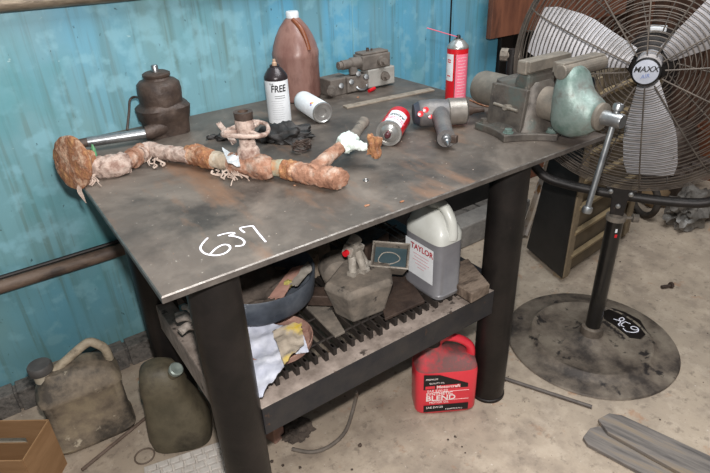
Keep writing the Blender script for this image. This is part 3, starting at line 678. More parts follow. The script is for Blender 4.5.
bm = B(); box(bm, (.02, SJ+.006, jz-.016), (JW*.98, .012, .03)); link('jaw_insert', bm, M_jaw, vi, bevel=.001)
bm = B(); cyl(bm, (0,.0,vz), (0,-.16,vz), .048, 28); link('slide_tube', bm, M_jaw, vi, smooth=True)
DJ = -.118
bm = B(); box(bm, (.045, DJ-.016, jz-.012), (JW, .03, .036)); cyl(bm, (.045-JW/2-.002, DJ-.022, jz-.018), (.045+JW/2+.002, DJ-.022, jz-.018), .021, 20); link('moving_jaw', bm, M_jaw, vi, bevel=.003)
bm = B(); box(bm, (.045, DJ+.001, jz-.008), (JW*.98, .01, .028)); link('jaw_insert', bm, M_jaw, vi, bevel=.001)
# moving body: sections along -y, super-ellipses in xz
def ysecs(bm, secs, seg=32):
    rings = []
    for y, hx, z0, z1, n in secs:
        zc, hz = (z0+z1)/2, (z1-z0)/2
        rings.append([bm.verts.new((hx*math.copysign(abs(math.cos(t))**(2/n), math.cos(t)), y, zc+hz*math.copysign(abs(math.sin(t))**(2/n), math.sin(t)))) for t in [2*PI*(k+.5)/seg for k in range(seg)]])
    for p, q in zip(rings, rings[1:]):
        for k in range(seg): bm.faces.new((p[k], p[(k+1) % seg], q[(k+1) % seg], q[k]))
    bm.faces.new(rings[0]); bm.faces.new(rings[-1])
bm = B(); ysecs(bm, [(DJ-.004,.046,.035,.205,3),(DJ-.016,.056,.026,.215,3),(DJ-.04,.06,.020,.216,2.8),(DJ-.056,.060,.018,.208,2.6),(DJ-.068,.058,.02,.185,2.4),(DJ-.082,.055,.026,.165,2.2),(DJ-.105,.05,.034,.15,2),(DJ-.122,.044,.047,.14,2),(DJ-.13,.036,.058,.131,2)])
link('moving_body', bm, M_vgrn, vi, smooth=True, ang=50)
bm = B(); lathe(bm, [(.036,0),(.038,.003),(.038,.012),(.034,.014),(.022,.015)], 28, (0,-1,0), (0,DJ-.128,vz)); link('collar_ring', bm, M_jaw, vi, smooth=True)
bm = B(); lathe(bm, [(.020,0),(.020,.055),(.018,.060),(.001,.060)], 24, (0,-1,0), (0,DJ-.14,vz)); link('spindle_head', bm, M_chrome, vi, smooth=True)
hy = DJ-.175; hp = Vector((0, hy, vz)); Yh = VY+hy
p1 = aty(587, 210, Yh)-Vector((VX, VY, H)); p0 = hp+(hp-p1).normalized()*.035
bm = B(); cyl(bm, p0, p1, .0085, 18); link('handle_bar', bm, M_chrome, vi, smooth=True)
for q in (p0, p1):
    bm = B(); dd = (p1-p0).normalized(); lathe(bm, [(.009,-.012),(.014,-.009),(.015,0),(.013,.008),(.001,.011)], 18, dd if q is p1 else -dd, q); link('handle_knob', bm, M_chrome, vi, smooth=True)

# ================================================================= PEDESTAL FAN
FX, FY = 1.572, .03; FZ = 1.095
fn = thing('pedestal_fan', (FX, FY, 0), 'large round pedestal fan with wire guard and dusty disc base right of the bench', 'fan')
fr_ang = math.atan2(-.44, -.90)     # facing direction
M_base = mat('dusty_black_base', '3a332e', '6b6055', '857a6c', scale=6, rough=.6, metal=.2, bump=.2, lo=.38, hi=.62, speck='2a2523', speck_amt=.6, sscale=14)
bm = B(); lathe(bm, [(.322,0),(.326,.003),(.322,.008),(.27,.012),(.245,.014),(.236,.022),(.228,.029),(.218,.029),(.205,.020),(.12,.025),(.07,.032),(.045,.045),(.04,.075),(.032,.078),(.031,.08)], 72); link('disc_base', bm, M_base, fn, smooth=True)
M_pole = mat('black_gloss_pole', '141312', '211f1e', scale=12, rough=.3, metal=.2, bump=.03, coat=.3)
bm = B(); cyl(bm, (0,0,.06), (0,0,.565), .0285, 28); link('pole', bm, M_pole, fn, smooth=True)
bm = B(); cyl(bm, (0,0,.555), (0,0,.572), .034, 28); cyl(bm, (0,0,.56), (0,0,.66), .022, 20); link('clamp_collar', bm, M_dusty, fn, smooth=True)
bm = B(); cd = Vector((.7,-.7,0)); cyl(bm, (0,0,.562), cd*.07+Vector((0,0,.562)), .006, 10); cyl(bm, cd*.055+Vector((0,0,.562)), cd*.075+Vector((0,0,.562)), .016, 8); link('clamp_knob', bm, M_dusty, fn, smooth=True)
# stickers on the pole
ta = math.atan2(CL.y-FY, CL.x-FX)
bm = B(); rect_on_cyl(bm, .0285, ta+.25, ta+.5, .515, .530); link('white_sticker', bm, M_white, fn)
bm = B(); rect_on_cyl(bm, .0285, ta+.3, ta+.6, .495, .508); link('red_sticker', bm, M_red, fn)
# black patch with number on the base
pz = .0265
pc = [at(x, y, .028)-Vector((FX, FY, 0)) for x, y in ((604,311),(612,308),(625,312),(640,320),(648,333),(641,338),(630,337),(615,325),(604,318))]
bm = B(); prism(bm, [(q.x, q.y) for q in pc], .008, .0285)
pt = link('black_patch', bm, M_pole, fn)
def pxb(x, y): return at(590+x/7.89, 300+y/7.89, .029)-Vector((FX, FY, 0))
P638 = [[(185,148),(215,158),(250,165),(270,152),(255,138),(232,150),(240,175),(225,190),(235,205)], [(270,212),(245,195),(275,172),(300,180),(320,188)],
        [(262,222),(285,245),(340,255),(380,245),(375,220),(345,208),(322,215),(340,232),(375,235)]]
bm = strokes('n', P638, pxb, .0022, M_ink, z=.0288); link('painted_number', bm, M_ink, fn, smooth=True)
# head frame (local: n facing, u sideways)
head = bpy.data.objects.new('fan_head', None)
u_ = Vector((math.sin(fr_ang)*-1, math.cos(fr_ang), 0)); n_ = Vector((math.cos(fr_ang), math.sin(fr_ang), 0)); zz = Vector((0,0,1))
if u_.y > 0: u_ = -u_     # to the viewer's right
def hd_(a, b, c): return u_*a+zz*b+n_*c+Vector((0,0,FZ))      # a right, b up, c forward
RG = .40
def guard(front):
    bm = B(); s = 1 if front else -1; NR = 27 if front else 20
    def prof(r):
        k = r/RG; return s*(.018+.085*(1-k**3.2)**.6) if k < 1 else s*.015
    for i in range(NR):
        r = .058+(RG-.058)*(i/(NR-1))**.97; c_ = prof(r)
        if i == NR-1: r = RG; c_ = s*.012
        pts = [hd_(r*math.cos(t), r*math.sin(t), c_) for t in [2*PI*j/72 for j in range(72)]]
        sweep(bm, pts, .0015 if i < NR-1 else .004, 4, closed=True)
    for j in range(4):   # rim side rings
        r = RG+.002; c_ = s*(.012+.012*j); 
        sweep(bm, [hd_(r*math.cos(t), r*math.sin(t), c_) for t in [2*PI*q/72 for q in range(72)]], .0015, 4, closed=True)
    for j in range(12):
        t = 2*PI*j/12+.13+(0 if front else .2); rr = [.05+(RG-.05)*q/12 for q in range(13)]
        sweep(bm, [hd_(r*math.cos(t), r*math.sin(t), prof(min(r, RG*.999))+s*.002) for r in rr]+[hd_(RG*math.cos(t), RG*math.sin(t), 0)], .0024, 5)
    return bm
link('front_guard', guard(True), M_fan, fn, smooth=True)
link('rear_guard', guard(False), M_fan, fn, smooth=True)
for adeg in (165, 38, -80):
    t = R(adeg); e = Vector((math.cos(t), math.sin(t), 0)); g = Vector((-math.sin(t), math.cos(t), 0)); bm = B(); rows = []
    for i in range(9):
        k = i/8; r = .05+.315*k; w = .032+.052*min(1, k*1.8); 
        if i == 8: w *= .86
        tw = R(24-10*k); row = []
        for s2 in (0, 1):
            for j in range(7):
                v = (j/6-.5)*2; cen = -.0+.01*k
                P_ = e*r+g*(v*w*math.cos(tw)+cen); dep = -.01+v*w*math.sin(tw)*.7+.01*(1-v*v)+s2*.003
                row.append(bm.verts.new(hd_(P_.x, P_.y, dep)))
        rows.append(row)
    for i in range(8):
        for s2 in (0, 7):
            for j in range(6): bm.faces.new((rows[i][s2+j], rows[i+1][s2+j], rows[i+1][s2+j+1], rows[i][s2+j+1]))
        for j in (0, 6): bm.faces.new((rows[i][j], rows[i+1][j], rows[i+1][j+7], rows[i][j+7]))
    for i in (0, 8): bm.faces.new([rows[i][j] for j in range(7)]+[rows[i][7+j] for j in reversed(range(7))])
    link('fan_blade', bm, M_blade, fn, smooth=True)
bm = B(); lathe(bm, [(.036,-.04),(.038,-.02),(.036,.03),(.001,.04)], 32, n_, (0,0,FZ)); link('blade_hub', bm, M_blade, fn, smooth=True)
bm = B(); lathe(bm, [(.036,0),(.040,.002),(.041,.010),(.036,.013),(.034,.010)], 36, n_, Vector((0,0,FZ))+n_*.100); link('badge_rim', bm, M_pole, fn, smooth=True)
M_badge = mat('silver_badge', 'c3c6cf', 'a8adbb', scale=10, rough=.3, metal=.4, bump=0)
bm = B(); lathe(bm, [(.035,0),(.035,.004),(.001,.005)], 36, n_, Vector((0,0,FZ))+n_*.1085); bd = link('badge', bm, M_badge, fn, smooth=True)
bo = Vector((0,0,FZ))+n_*.1138
bm = on_plane(text_bm('MAXX', .023, bold=True, shear=.25), bo+zz*.007+u_*(-.001), u_+zz*.1, zz); link('badge_lettering', bm, M_black, bd)
bm = on_plane(text_bm('AIR', .016, shear=.3), bo-zz*.013, u_+zz*.3, zz); link('badge_lettering', bm, mat('badge_blue', '5d6ea0', bump=0), bd)
bm = B(); lathe(bm, [(.03,0),(.07,.02),(.078,.05),(.078,.15),(.07,.19),(.03,.2)], 32, -n_, Vector((0,0,FZ))-n_*.06); link('motor', bm, M_blk, fn, smooth=True)
bm = B(); box(bm, Vector((0,0,FZ+.08))-n_*.14, (.04,.05,.02), (0,0,fr_ang)); link('motor_label', bm, M_white, fn, bevel=.003)
# U yoke
yk = [(-RG-.02, .02), (-RG-.02, -.08), (-RG+.01, -.20), (-RG+.06, -.33), (-.27, -.415), (-.18, -.438), (-.05, -.445), (.05, -.445), (.18, -.438), (.27, -.415), (RG-.06, -.33), (RG-.01, -.20), (RG+.02, -.08), (RG+.02, .02)]
bm = B(); sweep(bm, smooth_pts([hd_(a, b, 0) for a, b in yk], 5), .0165, 16); link('yoke', bm, M_blk, fn, smooth=True)
for s in (-1, 1):
    bm = B(); cyl(bm, hd_(s*(RG-.005), 0, 0), hd_(s*(RG+.05), 0, 0), .014, 14); cyl(bm, hd_(s*(RG+.035), 0, 0), hd_(s*(RG+.06), 0, 0), .022, 8); link('pivot_knob', bm, M_dusty, fn, smooth=True)
bm = B(); prism(bm, [(-.022,0),(.022,0),(.026,.06),(.05,.10),(-.05,.10),(-.026,.06)], -.003, .003); on_plane(bm, Vector((0,0,.585))+n_*.026, u_, zz); pl = link('yoke_bracket', bm, M_blk, fn, bevel=.002)
for a, b in ((-.032,.085),(.032,.085),(0,.035)):
    bm = B(); lathe(bm, [(.009,0),(.008,.006),(.001,.008)], 12, n_, Vector((0,0,.585+b))+n_*.028+u_*a); link('bracket_bolt', bm, M_chrome, pl, smooth=True)

# ================================================================= THINGS BEHIND THE FAN
# slatted machine cabinet
C0 = at(563, 277, .03); cb = thing('heater_cabinet', (C0.x+.25, C0.y+.15, 0), 'old tan slatted machine cabinet with black tapered side, on the floor behind the fan', 'cabinet')
o_ = Vector(cb.location); hc = .95
M_cab = mat('tan_dusty_metal', '6f604c', '85755e', '54483a', scale=9, rough=.75, bump=.15)
M_slat = mat('tan_slat', '8e7c5e', '7a6a50', scale=14, rough=.7)
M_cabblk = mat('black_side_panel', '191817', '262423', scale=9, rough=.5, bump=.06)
a0 = C0-o_; ex = Vector((.99, .10, 0)); ey = Vector((.10, .30, 0)).normalized()
def cbp(x, y, z): 
    q = a0+ex*x+ey*y; return Vector((q.x, q.y, z))
wd = .62; dp = .30
bm = B(); vs = [bm.verts.new(cbp(*p)) for p in ((0,0,.03),(0,dp,.03),(0,dp*.5,hc),(0,0,hc),(-.012,0,.03),(-.012,dp,.03),(-.012,dp*.5,hc),(-.012,0,hc))]
for f in ((0,1,2,3),(4,5,6,7),(0,1,5,4),(1,2,6,5),(2,3,7,6),(3,0,4,7)): bm.faces.new([vs[i] for i in f])
link('side_panel', bm, M_cabblk, cb)
bm = B(); vs = [bm.verts.new(cbp(*p)) for p in ((0,.012,.03),(0,dp,.03),(0,dp*.5,hc),(0,.012,hc),(wd,.012,.03),(wd,dp,.03),(wd,dp*.5,hc),(wd,.012,hc))]
for f in ((0,1,2,3),(4,5,6,7),(0,1,5,4),(1,2,6,5),(2,3,7,6),(3,0,4,7)): bm.faces.new([vs[i] for i in f])
link('casing', bm, mat('dark_tan_casing', '4f4436', '62543f', scale=9, rough=.8), cb)
for x in (.02, wd-.02):
    bm = B(); q = cbp(x, 0, (.03+hc)/2); box(bm, q, (.05, .014, hc-.03), (0,0,.1)); link('corner_upright', bm, M_cab, cb, bevel=.002)
z = .13
while z < hc:
    bm = B(); q = cbp(wd/2, -.004, z); box(bm, q, (wd-.06, .022, .022), (0.3,0,.1)); link('slat', bm, M_slat, cb, bevel=.002); z += .125
for x in (.03, wd-.03):
    bm = B(); q = cbp(x, .04, .015); box(bm, q, (.05, .05, .03)); link('foot_block', bm, M_cab, cb)
# narrow leaning angle
a_ = at(522, 236, .02); b_ = aty(549, 158, a_.y+.05)
bm = B(); dd = b_-a_; 
for w_, t_, off in ((.05, .004, 0), (.004, .035, .023)):
    q = [(-w_/2+off, -t_/2), (w_/2+off, -t_/2), (w_/2+off, t_/2), (-w_/2+off, t_/2)]
    v0 = [bm.verts.new(a_+Vector((x_, y_, 0))) for x_, y_ in q]; v1 = [bm.verts.new(b_+Vector((x_, y_, 0))) for x_, y_ in q]
    for k in range(4): bm.faces.new((v0[k], v0[(k+1) % 4], v1[(k+1) % 4], v1[k]))
    bm.faces.new(v0); bm.faces.new(v1)
tag(link('angle_iron', bm, mat('rust_spotted_grey', '8a7c6c', '9a918a', scale=8, rough=.7, speck='6b4a28', speck_amt=.56, sscale=20)), 'grey rust-spotted angle iron leaning against the black side of the tan cabinet', 'angle iron')
# brown plywood panel hanging right of the blue wall
a_ = aty(488, 39, 1.02); b_ = aty(560, 50, 1.02)
bm = B(); box(bm, (a_.x+.55, 1.02, a_.z+.35), (1.1, .03, .7)); 
o = link('plywood_panel', bm, M_ply, bevel=.002); tag(o, 'reddish brown plywood panel hung beyond the end of the blue wall', 'panel')
# dark bin / engine clutter to the right behind fan
t = thing('engine_block', (3.12, .66, 0), 'dark greasy engine casting on the floor behind the fan', 'engine')
bm = B(); loft(bm, [(0,.2,.16,0,0,4),(.18,.22,.18,0,0,4),(.3,.16,.15,0,0,3),(.42,.10,.12,.03,0,3)], 36); displace(bm, .03, 9); link('casting', bm, M_darkcast, t, smooth=True)
for k in range(4):
    bm = B(); cyl(bm, (-.15+.1*k, -.16, .2), (-.15+.1*k, -.23, .2), .03, 16); link('port', bm, M_darkcast, t, smooth=True)
M_film = mat('grey_plastic_film', '5d5853', '77726c', '3d3935', scale=9, rough=.35, bump=.4)
c = at(672, 206, .05)
bm = B(); blob(bm, (c.x-.02, c.y-.10, .08), (.16, .09, .11), .5, 2.5, 4, 2, cut=.003)
tag(link('plastic_sheeting', bm, M_film, smooth=True, ang=50), 'crumpled grey plastic sheeting on the floor behind the fan, far right', 'plastic sheet')
c = at(640, 213, .03); bm = B(); r_ = .10
sweep(bm, [Vector((c.x+.02, c.y, .10))+Vector((.35*r_*math.cos(t_), .93*r_*math.cos(t_), r_*math.sin(t_)))*.95 for t_ in [2*PI*i/32 for i in range(32)]], .018, 10, closed=True)
bmesh.ops.translate(bm, verts=bm.verts, vec=(0,0,.014)); tag(link('rubber_ring', bm, mat('dusty_rubber', '2b2724', '4a4139', scale=12, rough=.85, bump=.2), smooth=True), 'small black rubber ring standing behind the fan pole', 'ring')
c = at(640, 217, 0); bm = B(); blob(bm, (c.x+.20, c.y+.04, .05), (.07, .07, .06), .4, 3, 3, 4, cut=.002)
tag(link('dirty_sack', bm, mat('brown_sack', '6a543c', '8a7254', scale=10, rough=.9, bump=.3), smooth=True, ang=60), 'small tan sack on the floor behind the black rubber ring', 'sack')
c = at(700, 180, .2); bm = B(); lathe(bm, [(.001,0),(.13,0),(.14,.02),(.15,.3),(.155,.31),(.14,.31),(.13,.03),(.001,.02)], 32, o=(3.62, .55, 0)); 
tag(link('orange_bucket', bm, mat('rusty_orange', '7d4a30', '643c2a', scale=8, rough=.6), smooth=True), 'rusty orange bucket far right behind the fan', 'bucket')
bm = B(); box(bm, (1.27, YW-.012, .235), (1.7, .012, .29)); tag(link('black_sheet_shade', bm, M_cabblk), 'black sheet at the foot of the blue wall, extended behind the bench in place of shade', 'sheet')  # black panel at the right, lengthened leftwards to stand in for under-bench shade
bm = B(); box(bm, (1.90, .93, .065), (.62, .12, .13)); tag(link('concrete_kerb', bm, mat('grey_kerb', '6e6a66', '8a857f', scale=9, rough=.95, bump=.4), bevel=.008), 'grey concrete kerb block on the floor in front of the black sheet', 'kerb')
# timber / plank rack high behind the fan
rk = thing('plank_stack', (3.0, 1.3, 0), 'stack of rusty brown boards leaning upright behind the fan', 'boards')
for k in range(7):
    bm = B(); box(bm, (-.25+.17*k, .08*math.sin(k*2.1), .92+.05*math.sin(k)), (.155, .035, 1.84+.1*math.sin(k)), (-.04, 0, .05*math.sin(k*1.7)))
    link('board', bm, (M_ply, M_plank)[k % 2], rk, bevel=.002)

# ================================================================= ON THE LOWER SHELF
# Label-bearing translucent jug
tj = thing('plastic_jug', (.832, .175, ZS), 'translucent grey-white jug with white paper label and dark red heading on the lower shelf', 'jug')
M_tj = mat('grey_filled_plastic', '68676b', '7b7a7c', scale=6, rough=.35, bump=.02)
M_tt = mat('cloudy_plastic', 'c2c3bd', 'b0b0a6', scale=6, rough=.35, bump=.02)
hx, hy_ = .052, .083
bm = B(); loft(bm, [(0,hx*.9,hy_*.93,0,0,4),(.006,hx,hy_,0,0,5),(.018,hx*1.02,hy_*1.02,0,0,5),(.022,hx*.98,hy_*.98,0,0,5),(.19,hx*.98,hy_*.98,0,0,5)], 48, caps=True); link('lower_bottle', bm, M_tj, tj, smooth=True)
bm = B(); loft(bm, [(.19,hx*.98,hy_*.98,0,0,5),(.212,hx*.98,hy_*.98,0,0,5),(.228,hx*.9,hy_*.93,0,0,4),(.255,hx*.62,hy_*.74,.0,.01,3),(.275,.026,.035,0,.02,2.4),(.28,.022,.022,0,.03,2)], 48); link('shoulder', bm, M_tt, tj, smooth=True, ang=60)
bm = B(); sweep(bm, smooth_pts([(0,.02,.262),(0,-.005,.292),(0,-.04,.29),(0,-.068,.262),(0,-.078,.225),(0,-.077,.205)], 6), .0155, 16); link('handle', bm, M_tt, tj, smooth=True)
bm = B(); lathe(bm, [(.021,.275),(.021,.3),(.001,.302)], 24, o=(0,.035,0)); link('cap', bm, M_black, tj, smooth=True)
bm = B(); quad_slab(bm, (-hx-.0002,.004,.112), (0,-1,0), (0,0,1), .124, .118); link('paper_label', bm, M_white, tj)
bm = on_plane(text_bm('TAYLOR', .026, bold=True), (-hx-.0012,-.008,.152), (0,-1,0), (0,0,1)); link('label_lettering', bm, mat('dark_red_print', 'a03038', bump=0), tj)
bm = B()
for k, w_ in enumerate((.07,.06,.075,.05,.03)): quad_slab(bm, (-hx-.001, -.005, .13-.011*k), (0,-1,0), (0,0,1), w_, .0022, .0004)
link('fine_print', bm, mat('pinkish_print', 'c99aa0', bump=0), tj)

# dusty cast housing
hg = thing('cast_housing', (.583, .222, ZS), 'heavy dusty grey cast housing in the middle of the lower shelf', 'casting')
tp = [at(x_, y_, ZS+.112)-Vector(hg.location) for x_, y_ in ((323,285),(349,297),(393,281),(391,263),(345,258))]
cc = sum(tp, Vector())/5; bm = B(); rings = []
for z_, k_ in ((0, .74), (.02, .78), (.098, 1.0), (.112, .97), (.118, .86)):
    rings.append([bm.verts.new((cc.x+(q.x-cc.x)*k_, cc.y+(q.y-cc.y)*k_, z_)) for q in tp])
for p_, q_ in zip(rings, rings[1:]):
    for a in range(5): bm.faces.new((p_[a], p_[(a+1) % 5], q_[(a+1) % 5], q_[a]))
bm.faces.new(rings[0]); bm.faces.new(rings[-1])
link('main_casting', bm, M_dusty, hg, bevel=.008)
bm = B(); q = at(330, 278, ZS+.09)-Vector(hg.location); lathe(bm, [(.001,-.05),(.035,-.048),(.05,-.03),(.052,.03),(.035,.05),(.001,.052)], 28, (.3,.9,.1), (q.x+.055, q.y+.05, .075)); displace(bm, .004, 20); link('side_drum', bm, M_dusty, hg, smooth=True)
a_ = at(312, 296, ZS+.05)-Vector(hg.location); b_ = at(346, 294, ZS+.06)-Vector(hg.location); bm = B(); m_ = (a_+b_)/2; box(bm, (m_.x+.01, m_.y, .045), ((b_-a_).length+.04, .05, .035), (0,0,math.atan2((b_-a_).y, (b_-a_).x))); link('mounting_arm', bm, M_darkcast, hg, bevel=.003)
# pale valve fitting on top
vf = thing('valve_fitting', (.60, .245, ZS+.118), 'pale dusty three-legged valve fitting standing on the cast housing', 'fitting', rz=.35)
M_pale = mat('pale_dusty_alloy', 'a8a196', '8a8278', 'c0bab0', scale=18, rough=.7, metal=.1, bump=.3, speck='4a443e', speck_amt=.63, sscale=30)
for x_, y_, h_ in ((-.03, -.005, .05), (0, -.022, .065), (.03, -.008, .055)):
    bm = B(); cyl(bm, (x_, y_, .008), (x_*.5, y_*.5+.01, h_), .012, 14); box(bm, (x_, y_, .006), (.026, .024, .012)); link('leg_tube', bm, M_pale, vf, smooth=True)
bm = B(); box(bm, (0, .012, .066), (.062, .035, .03), (.2,.25,0)); cyl(bm, (-.01,.012,.08), (.02,.012,.094), .018, 18); link('valve_body', bm, M_pale, vf, bevel=.003)
bm = B(); cyl(bm, (-.042,.012,.07), (-.03,.012,.07), .009, 14); link('red_plug', bm, M_red, vf, smooth=True)
# open topped tray
ot = thing('open_scoop', (.715, .235, ZS+.11), 'open-topped grey metal scoop box tilted beside the pale fitting', 'scoop', rot=(.55,.05,-.75)); ot.scale = (1.15, 1.15, 1.15)
M_ot = mat('grey_green_sheet', '4d5a5c', '66706e', scale=12, rough=.45, metal=.4, bump=.1)
bm = B()
for (cx, cy, sx, sy) in ((0,-.034,.095,.004), (0,.034,.095,.004), (-.046,0,.004,.07), (.046,0,.004,.07)):
    box(bm, (cx, cy, .0), (sx, sy, .06), taper=None)
box(bm, (0,0,-.029), (.095,.07,.004))
for v in bm.verts:
    if v.co.z < 0: v.co.x = v.co.x*.72; v.co.y *= .72
link('scoop_body', bm, M_dusty, ot)
bm = B(); box(bm, (0,0,.014), (.082,.058,.002)); link('oil_surface', bm, mat('dark_oil', '39484c', '44545a', scale=10, rough=.15), ot)
bm = B(); sweep(bm, smooth_pts([(-.03,-.015,.017),(0,-.02,.018),(.025,-.005,.018),(.01,.012,.018),(-.02,.01,.018)], 5, closed=True), .0015, 6, closed=True); sweep(bm, [(-.048,-.036,.031),(.048,-.036,.031),(.048,.036,.031),(-.048,.036,.031)], .0022, 6, closed=True); link('bright_rim', bm, M_pale, ot)

# dark blue pan
pn = thing('round_pan', (.345, .392, .564), 'dark blue-grey round pan holding rags and scraps, on the left of the lower shelf', 'pan', rot=(.02,.02,0))
PR = .165
M_pan = mat('scuffed_blue_band', '282d35', '3c424b', '555a61', scale=9, rough=.55, bump=.1, speck='8a8d92', speck_amt=.66, sscale=25)
bm = B(); lathe(bm, [(.001,.0),(PR-.02,0),(PR-.008,.006),(PR,.018),(PR+.004,.084),(PR+.002,.087),(PR-.003,.084),(PR-.008,.02),(PR-.03,.01),(.001,.01)], 64); link('pan_body', bm, M_pan, pn, smooth=True)
bm = B(); blob(bm, (-.03,.01,.035), (.11,.11,.035), .3, 3, 4, 1, cut=.012); link('packed_grit', bm, mat('dark_grit', '3a322c', '544a42', scale=20, rough=.95, bump=.4), pn, smooth=True)
def shelf_sheet(nm, px, m, lb, cat, z=.6, seed=1, amp=.012, thick=.003):
    bm = B(); sheet(bm, [at(x_, y_, z_) for x_, y_, z_ in px], 26, amp, 22, seed, thick); return tag(link(nm, bm, m, smooth=True, ang=70), lb, cat)
shelf_sheet('red_rag', [(268,298,.607),(282,299,.607),(304,266,.628),(292,268,.628)], mat('faded_red_cloth', '8a6458', 'a37e70', scale=14, rough=.9), 'faded reddish rag strip inside the dark blue pan', 'rag', seed=2, amp=.006)
shelf_sheet('crumpled_paper', [(290,284,.62),(297,286,.62),(314,268,.622),(308,262,.63)], mat('grey_paper', 'a39c92', '7d766c', scale=14, rough=.9), 'crumpled grey paper against the rim inside the dark blue pan', 'paper', seed=5, amp=.006)
bm = B(); c = at(288, 284, .615); blob(bm, c, (.014,.012,.012), .4, 3, 3, 3); tag(link('yellow_scrap', bm, mat('yellow_foam', 'aaa058', '988c4a', scale=20, rough=.9), smooth=True), 'small yellow scrap between rag and paper in the dark blue pan', 'scrap')
# lower round plate + bags under the pan
bm = B(); c = at(272, 360, ZS+.02); lathe(bm, [(.001,.0),(.085,0),(.098,.006),(.10,.022),(.097,.023),(.09,.010),(.001,.008)], 48, o=(.305,.215,ZS+.012)); tag(link('rusty_tin', bm, mat('rusty_red_tin', '7c5a50', '9b7a6c', '6a3c34', scale=12, rough=.7, bump=.2), smooth=True), 'shallow rusty red-brown round tin under the white bag on the lower shelf', 'tin')
M_bag = mat('white_plastic_bag', 'c9cbd4', 'b0b3c0', 'dcdde2', scale=7, rough=.4, bump=.3, bscale=25)
bm = B(); sheet(bm, [at(244,322,.558), at(288,326,.556), at(284,366,.55), at(256,404,.515)], 36, .013, 18, 4, .003); 
tag(link('plastic_bag', bm, M_bag, smooth=True, ang=80), 'crumpled white plastic bag draped over the lower shelf below the dark blue pan', 'bag')
bm = B(); sheet(bm, [at(286,342,.56), at(300,328,.56), at(309,350,.555), at(296,354,.55)], 24, .012, 22, 8, .003)
tag(link('plastic_bag', bm, M_bag, smooth=True, ang=80), 'small white plastic scrap to the right of the yellow wrapper, lower shelf', 'bag')
M_wrap = mat('yellow_tan_wrapper', '9f9384', 'a89c8c', 'cdb043', scale=9, rough=.45, bump=.3, lo=.4, hi=.68)
bm = B(); sheet(bm, [at(272,330,.575), at(301,322,.575), at(304,342,.575), at(284,364,.572)], 28, .012, 24, 11, .003)
tag(link('torn_wrapper', bm, M_wrap, smooth=True, ang=80), 'torn yellow and tan wrapper lying on the white bag under the dark blue pan', 'wrapper')
# wood block beside right front leg
bm = B(); a_, b_, c_, d_ = at(452, 272, ZS+.035), at(480, 300, ZS+.035), at(493, 291, ZS+.035), at(466, 263, ZS+.035)
q = [at(454,283,ZS+.035), at(472,294,ZS+.035), at(490,284,ZS+.035), at(468,258,ZS+.035), at(458,262,ZS+.035)]
prism(bm, [(v.x, v.y) for v in q], ZS, ZS+.035); tag(link('wood_block', bm, mat('weathered_wood', '5d5047', '7a6a5c', '46392f', scale=10, rough=.85, bump=.3, stretch=(1,4,1)), bevel=.003), 'weathered wooden block on the lower shelf against the right front leg', 'block')
# plates & flat parts between casting and jug
bm = B(); q = [at(x_, y_, ZS+.012) for x_, y_ in ((372,262),(398,262),(425,300),(385,318))]; prism(bm, [(v.x, v.y) for v in q], ZS, ZS+.010); tag(link('steel_plate', bm, M_darkcast, bevel=.002), 'dark flat steel plate on the grating between the cast housing and the translucent jug', 'plate')
bm = B(); q = [at(x_, y_, ZS+.012) for x_, y_ in ((300,300),(330,305),(345,330),(335,335))]; prism(bm, [(v.x, v.y) for v in q], ZS, ZS+.008); tag(link('steel_plate', bm, M_dusty, bevel=.002), 'dusty flat steel offcut on the grating left of the cast housing', 'plate')
bm = B(); c = at(372, 258, ZS); q = Vector((.78, .45, 0)); box(bm, (q.x, q.y, ZS+.04), (.13,.10,.08), (0,0,.3)); tag(link('metal_box', bm, M_darkcast, bevel=.006), 'dark metal box at the back of the lower shelf behind the cast housing', 'box')
bm = B(); lathe(bm, [(.03,0),(.03,.08),(.026,.084),(.001,.084)], 24, o=(.66,.55,ZS)); tag(link('steel_cylinder', bm, M_dusty, smooth=True), 'dusty upright steel cylinder at the back of the lower shelf', 'cylinder')
bm = B(); c = at(320, 262, ZS); loft(bm, [(ZS,.09,.06,.52,.50,4),(ZS+.07,.08,.05,.52,.50,4)], 32); tag(link('dusty_carton', bm, mat('dusty_brown', '6b5f54', '857869', scale=10, rough=.9), smooth=True), 'dusty brown carton behind the round pan on the lower shelf', 'carton')
# pale scrap pieces seen between the left legs
M_scr = mat('pale_scrap', 'a39990', '7d746c', 'b9b0a6', scale=20, rough=.8, bump=.2)
for k, (pa, pb, r_, lb) in enumerate((((186,309),(193,313),.008,'upper pale pipe scrap seen between the left legs'), ((182,320),(196,322),.010,'middle pale pipe scrap seen between the left legs'), ((184,331),(196,328),.012,'lowest pale pipe scrap seen between the left legs'), ((192,318),(180,316),.007,'thin pale pipe scrap crossing the middle one between the left legs'))):
    bm = B(); a_ = at(*pa, ZS+.02+.028*(3-k if k < 3 else 1.6)); b_ = at(*pb, ZS+.02+.028*(3-k if k < 3 else 1.6)); d_ = (b_-a_)*.35; sweep(bm, smooth_pts([a_-d_, (a_+b_)/2+Vector((0,.01,.006)), b_+d_], 5), r_, 12); tag(link('pipe_scrap', bm, M_scr, smooth=True), lb, 'scrap', 'pale scraps on the left of the lower shelf')
bm = B(); blob(bm, (.215,.50,ZS+.018), (.04,.09,.022), .4, 3, 4, 7, cut=ZS+.001); tag(link('red_brown_rag', bm, mat('dull_red_cloth', '7d5a50', '9a7a70', scale=14, rough=.9, bump=.2), smooth=True, ang=70), 'dull reddish rag heaped below the pale scraps on the lower shelf', 'rag')

